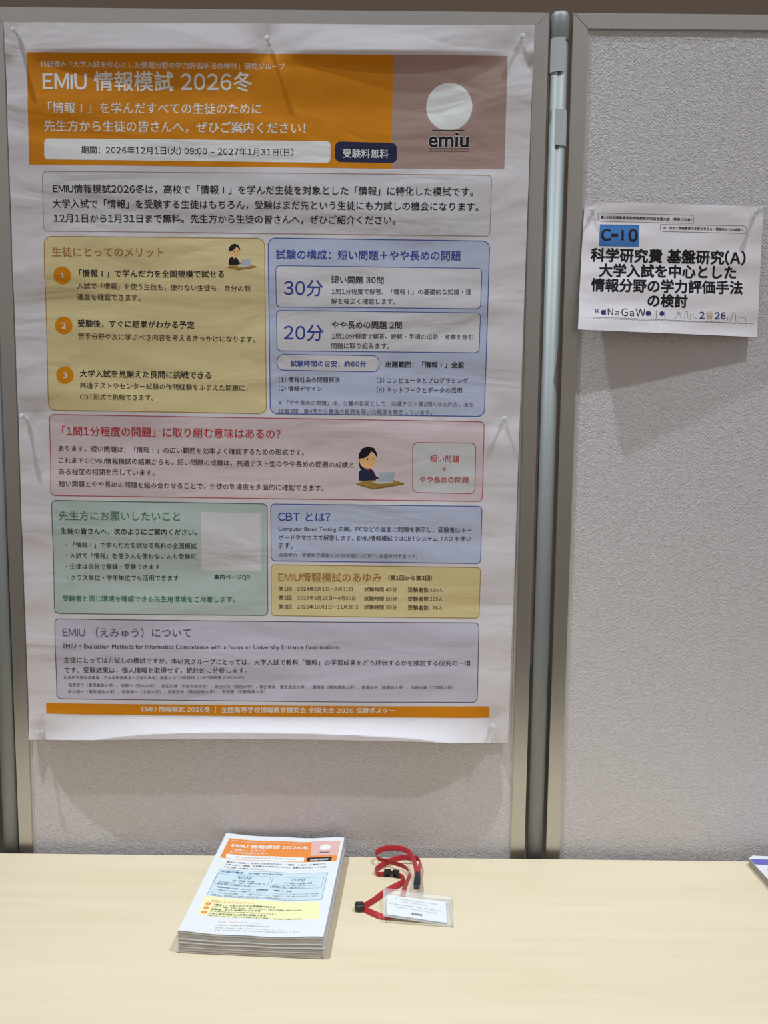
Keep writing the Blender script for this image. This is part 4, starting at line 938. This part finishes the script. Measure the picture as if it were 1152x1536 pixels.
def oriented_box(bm, c, ex, ey, ez, d, bevel):
    r = bmesh.ops.create_cube(bm, size=1); vs = r['verts']
    if bevel:
        for v in vs: v.co = Vector((v.co.x*d[0], v.co.y*d[1], v.co.z*d[2]))
        g = bmesh.ops.bevel(bm, geom=list({e for v in vs for e in v.link_edges}), offset=bevel, segments=2, affect='EDGES'); vs = list({v for v in g['verts']}|{v for v in vs if v.is_valid})
    for v in vs: v.co = Vector(c)+ex*v.co.x+ey*v.co.y+ez*v.co.z
def half_buckle(c, ang):
    ex = Vector((math.cos(ang), math.sin(ang), 0)); ey = Vector((-math.sin(ang), math.cos(ang), 0)); ez = Vector((0, 0, 1))
    bm = bmesh.new(); c = Vector(c)
    oriented_box(bm, c+ez*.0052, ex, ey, ez, (.0030, .0052, .0130), .0006)
    oriented_box(bm, c-ez*.0052, ex, ey, ez, (.0001, .0001, .0001), 0)
    return bm
def buckle_part(c, ang, L, flip):
    ex = Vector((math.cos(ang), math.sin(ang), 0)); ey = Vector((-math.sin(ang), math.cos(ang), 0)); ez = Vector((0, 0, 1)); c = Vector((c[0], c[1], c[2]+TABLE))
    bm = bmesh.new()
    for s in (-1, 1):
        oriented_box(bm, c+ex*s*(L/2-.0014), ex, ey, ez, (.0030, .0058, .0128), .0007)
        oriented_box(bm, c+ez*s*.0054, ex, ey, ez, (L, .0050, .0022), .0006)
    oriented_box(bm, c+ey*.0012, ex, ey, ez, (L*.9, .0016, .0105), .0004)
    if flip: oriented_box(bm, c-ex*(L/2+.0014), ex, ey, ez, (.0036, .0034, .0070), .0005)
    return bm_obj('breakaway_buckle', bm, M_DARK, lanyard)
buckle_part((.2062, -.0842, .0066), .02, .0118, False)
buckle_part((.2203, -.0862, .0066), -.30, .0112, True)
# round cord stop that gathers both ends
V, F = lathe([(.0030, -.0075), (.0052, -.0070), (.0066, -.0052), (.0066, .0050), (.0058, .0068), (.0040, .0075)], 28)
q = Vector((1, .04, 0)).normalized().to_track_quat('Z', 'Y').to_matrix()
V = [(r[0]*(1+.05*(1 if (i % 28) % 4 < 2 else -1)), r[1]*(1+.05*(1 if (i % 28) % 4 < 2 else -1)), r[2]) for i, r in enumerate(V)]
mesh_obj('cord_stop', [tuple(Vector((.1617, -.1872, .0070+TABLE))+q @ Vector(v)) for v in V], F, M_DARK, lanyard)
# navy clip gripping the badge holder
a, b = Vector((.2560, -.106, .0170+TABLE)), Vector((.2527, -.150, .0165+TABLE)); ex = (b-a).normalized(); ey = Vector((0, 0, 1)).cross(ex).normalized(); ez = ex.cross(ey)
bm = bmesh.new(); Vr = []
for t, wd, hh in ((0, .0030, .0022), (.06, .0042, .0030), (.30, .0054, .0036), (.62, .0058, .0036), (.86, .0050, .0032), (.90, .0050, .0020), (1, .0046, .0016)):
    c = a.lerp(b, t); ring = []
    for k in range(16):
        an = 2*math.pi*k/16; cx, cz = math.cos(an), math.sin(an)
        ring.append(bm.verts.new(c+ey*wd*math.copysign(abs(cx)**.55, cx)+ez*hh*math.copysign(abs(cz)**.55, cz)))
    Vr.append(ring)
for i in range(len(Vr)-1):
    for k in range(16): bm.faces.new((Vr[i][k], Vr[i][(k+1) % 16], Vr[i+1][(k+1) % 16], Vr[i+1][k]))
bm.faces.new(Vr[0]); bm.faces.new(Vr[-1]); bmesh.ops.recalc_face_normals(bm, faces=bm.faces)
bm_obj('strap_clip', bm, M_NAVY, lanyard, smooth=True)
V, F = lathe([(.0046, -.0020), (.0050, -.0014), (.0050, .0014), (.0046, .0020)], 20)
bm = bmesh.new()
oriented_box(bm, a-ex*.004+ez*0, ex, ey, ez, (.009, .0066, .0018), .0005)
bm_obj('clip_loop', bm, M_NAVY, lanyard)

# ------------------------------------------------------------------ badge holder and its card
HC = [Vector(c) for c in ((.1991, -.1485, .0150+TABLE), (.3082, -.1539, .0065+TABLE), (.3060, -.2316, .0012+TABLE), (.1992, -.2212, .0105+TABLE))]
def hold_point(u, v, o=0):
    p = (HC[3]*(1-u)+HC[2]*u)*(1-v)+(HC[0]*(1-u)+HC[1]*u)*v
    n = (HC[2]-HC[3]).cross(HC[0]-HC[3]).normalized()
    return p+n*o
holder = empty('badge_holder', HC[3]); tag(holder, 'clear vinyl badge holder clipped to the red lanyard', 'badge holder')
def pane(name, off, m, u0=0, u1=1, v0=0, v1=1, t=.00035, nx=12, ny=8, par=None, bulge=0.0):
    bm = bmesh.new(); G = []
    for s in (0, 1):
        G.append([[bm.verts.new(hold_point(u0+(u1-u0)*i/nx, v0+(v1-v0)*j/ny, off+s*t+bulge*math.sin(math.pi*i/nx)*math.sin(math.pi*j/ny))) for i in range(nx+1)] for j in range(ny+1)])
    for j in range(ny):
        for i in range(nx):
            bm.faces.new((G[1][j][i], G[1][j][i+1], G[1][j+1][i+1], G[1][j+1][i])); bm.faces.new((G[0][j][i], G[0][j+1][i], G[0][j+1][i+1], G[0][j][i+1]))
    for i in range(nx):
        bm.faces.new((G[0][0][i], G[0][0][i+1], G[1][0][i+1], G[1][0][i])); bm.faces.new((G[0][ny][i+1], G[0][ny][i], G[1][ny][i], G[1][ny][i+1]))
    for j in range(ny):
        bm.faces.new((G[0][j+1][0], G[0][j][0], G[1][j][0], G[1][j+1][0])); bm.faces.new((G[0][j][nx], G[0][j+1][nx], G[1][j+1][nx], G[1][j][nx]))
    return bm_obj(name, bm, m, par or holder, smooth=False)
pane('back_sheet', 0, M_VINYL)
pane('front_sheet', .0014, M_VINYL, v1=.93)
for nm, a_ in (('welded_edge', (0, 1, 0, .03)), ('welded_edge', (0, .022, 0, 1)), ('welded_edge', (.978, 1, 0, 1)), ('welded_edge', (0, 1, .80, .83)), ('welded_edge', (0, 1, .975, 1))):
    pane(nm, .0004, M_SEAM, *a_, t=.0010, nx=8, ny=2)
CU0, CU1, CV0, CV1 = .045, .912, .085, .765
card = empty('name_card', hold_point(CU0, CV0, .0006)); tag(card, 'white printed name card inside the clear badge holder', 'card')
pane('card_sheet', .00055, leaf_ink('sheet'), CU0, CU1, CV0, CV1, t=.0003, par=card)
def card_point(x, y): return hold_point(CU0+(CU1-CU0)*x/91, CV0+(CV1-CV0)*y/54, .00087)
sh = Sheet(lambda x, y: tuple(card_point(x, y)))
print_items(sh, [('g', (14, 46.5), (78, 44), 3.0, 'ink'), ('g', (26, 39.5), (63, 38), 2.8, 'ink'), ('g', (4, 31), (84, 27.5), 3.6, 'ink'), ('g', (12, 23), (78, 20.5), 3.2, 'ink'),
    ('b', [(38, 13.5), (42, 13.4), (42, 8), (38, 8.1)], 0, 'ink', None, 0, 1), ('b', [(42.8, 13.4), (45.8, 13.3), (45.8, 8), (42.8, 8.1)], 0, 'ink', None, 0, 1),
    ('b', [(46.6, 13.2), (49.6, 13.1), (49.6, 8), (46.6, 8)], 0, 'ink', None, 0, 1), ('b', [(50.2, 13.1), (53.8, 13), (53.8, 7.9), (50.2, 8)], 0, 'ink', None, 0, 1)], leaf_ink)
sh.obj('card_printing', card)

# ------------------------------------------------------------------ booklet at the right end of the table
BX, BY, BA = .8480, -.3200, .045
def book_point(x, y, lift=1.0):
    a, b = x*.001, y*.001
    r = 10.0+3.0*math.exp(-x/35.0)+2.0*math.sin(y/95.0)
    corner = max(0, (y-288))/9
    a2 = a+.012*corner*corner*max(0, 1-x/60)
    return BX+a2*math.cos(BA)-b*math.sin(BA), BY+a2*math.sin(BA)+b*math.cos(BA), TABLE+.001*r*lift
book = empty('booklet', (BX, BY, TABLE)); tag(book, 'white booklet with a violet band lying at the right end of the table', 'booklet')
def slab(name, z0, z1, m, inset=0):
    nx, ny = 20, 30; V, F = [], []
    for lf in (z0, z1):
        for j in range(ny+1):
            for i in range(nx+1): V.append(book_point(inset+(210-2*inset)*i/nx, inset+(297-2*inset)*j/ny, lf))
    w = nx+1; K = w*(ny+1)
    for j in range(ny):
        for i in range(nx):
            a = j*w+i; F += [(K+a, K+a+1, K+a+w+1, K+a+w), (a, a+w, a+w+1, a+1)]
    for i in range(nx): F.append((i, i+1, K+i+1, K+i)); a = ny*w+i; F.append((a+1, a, K+a, K+a+1))
    for j in range(ny): a = j*w; F.append((a+w, a, K+a, K+a+w)); a += nx; F.append((a, a+w, K+a+w, K+a))
    return mesh_obj(name, V, F, m, book, smooth=False)
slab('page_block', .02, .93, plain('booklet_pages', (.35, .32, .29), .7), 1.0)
slab('cover', .93, 1.0, leaf_ink('sheet'))
LINKS['violet'] = (112, 108, 196)
sh = Sheet(book_point)
print_items(sh, [('b', [(0.2, 285), (209.8, 285), (209.8, 265), (0.2, 265)], 0, 'violet', None, 0, 0),
  ('g', (14, 243), (120, 243), 14, 'grey'), ('g', (22, 215), (120, 215), 14, 'grey'), ('b', [(16, 185), (190, 185), (190, 176), (16, 176)], 0, 'grey', None, 0, 0)], leaf_ink)
o = sh.obj('cover_printing', book)
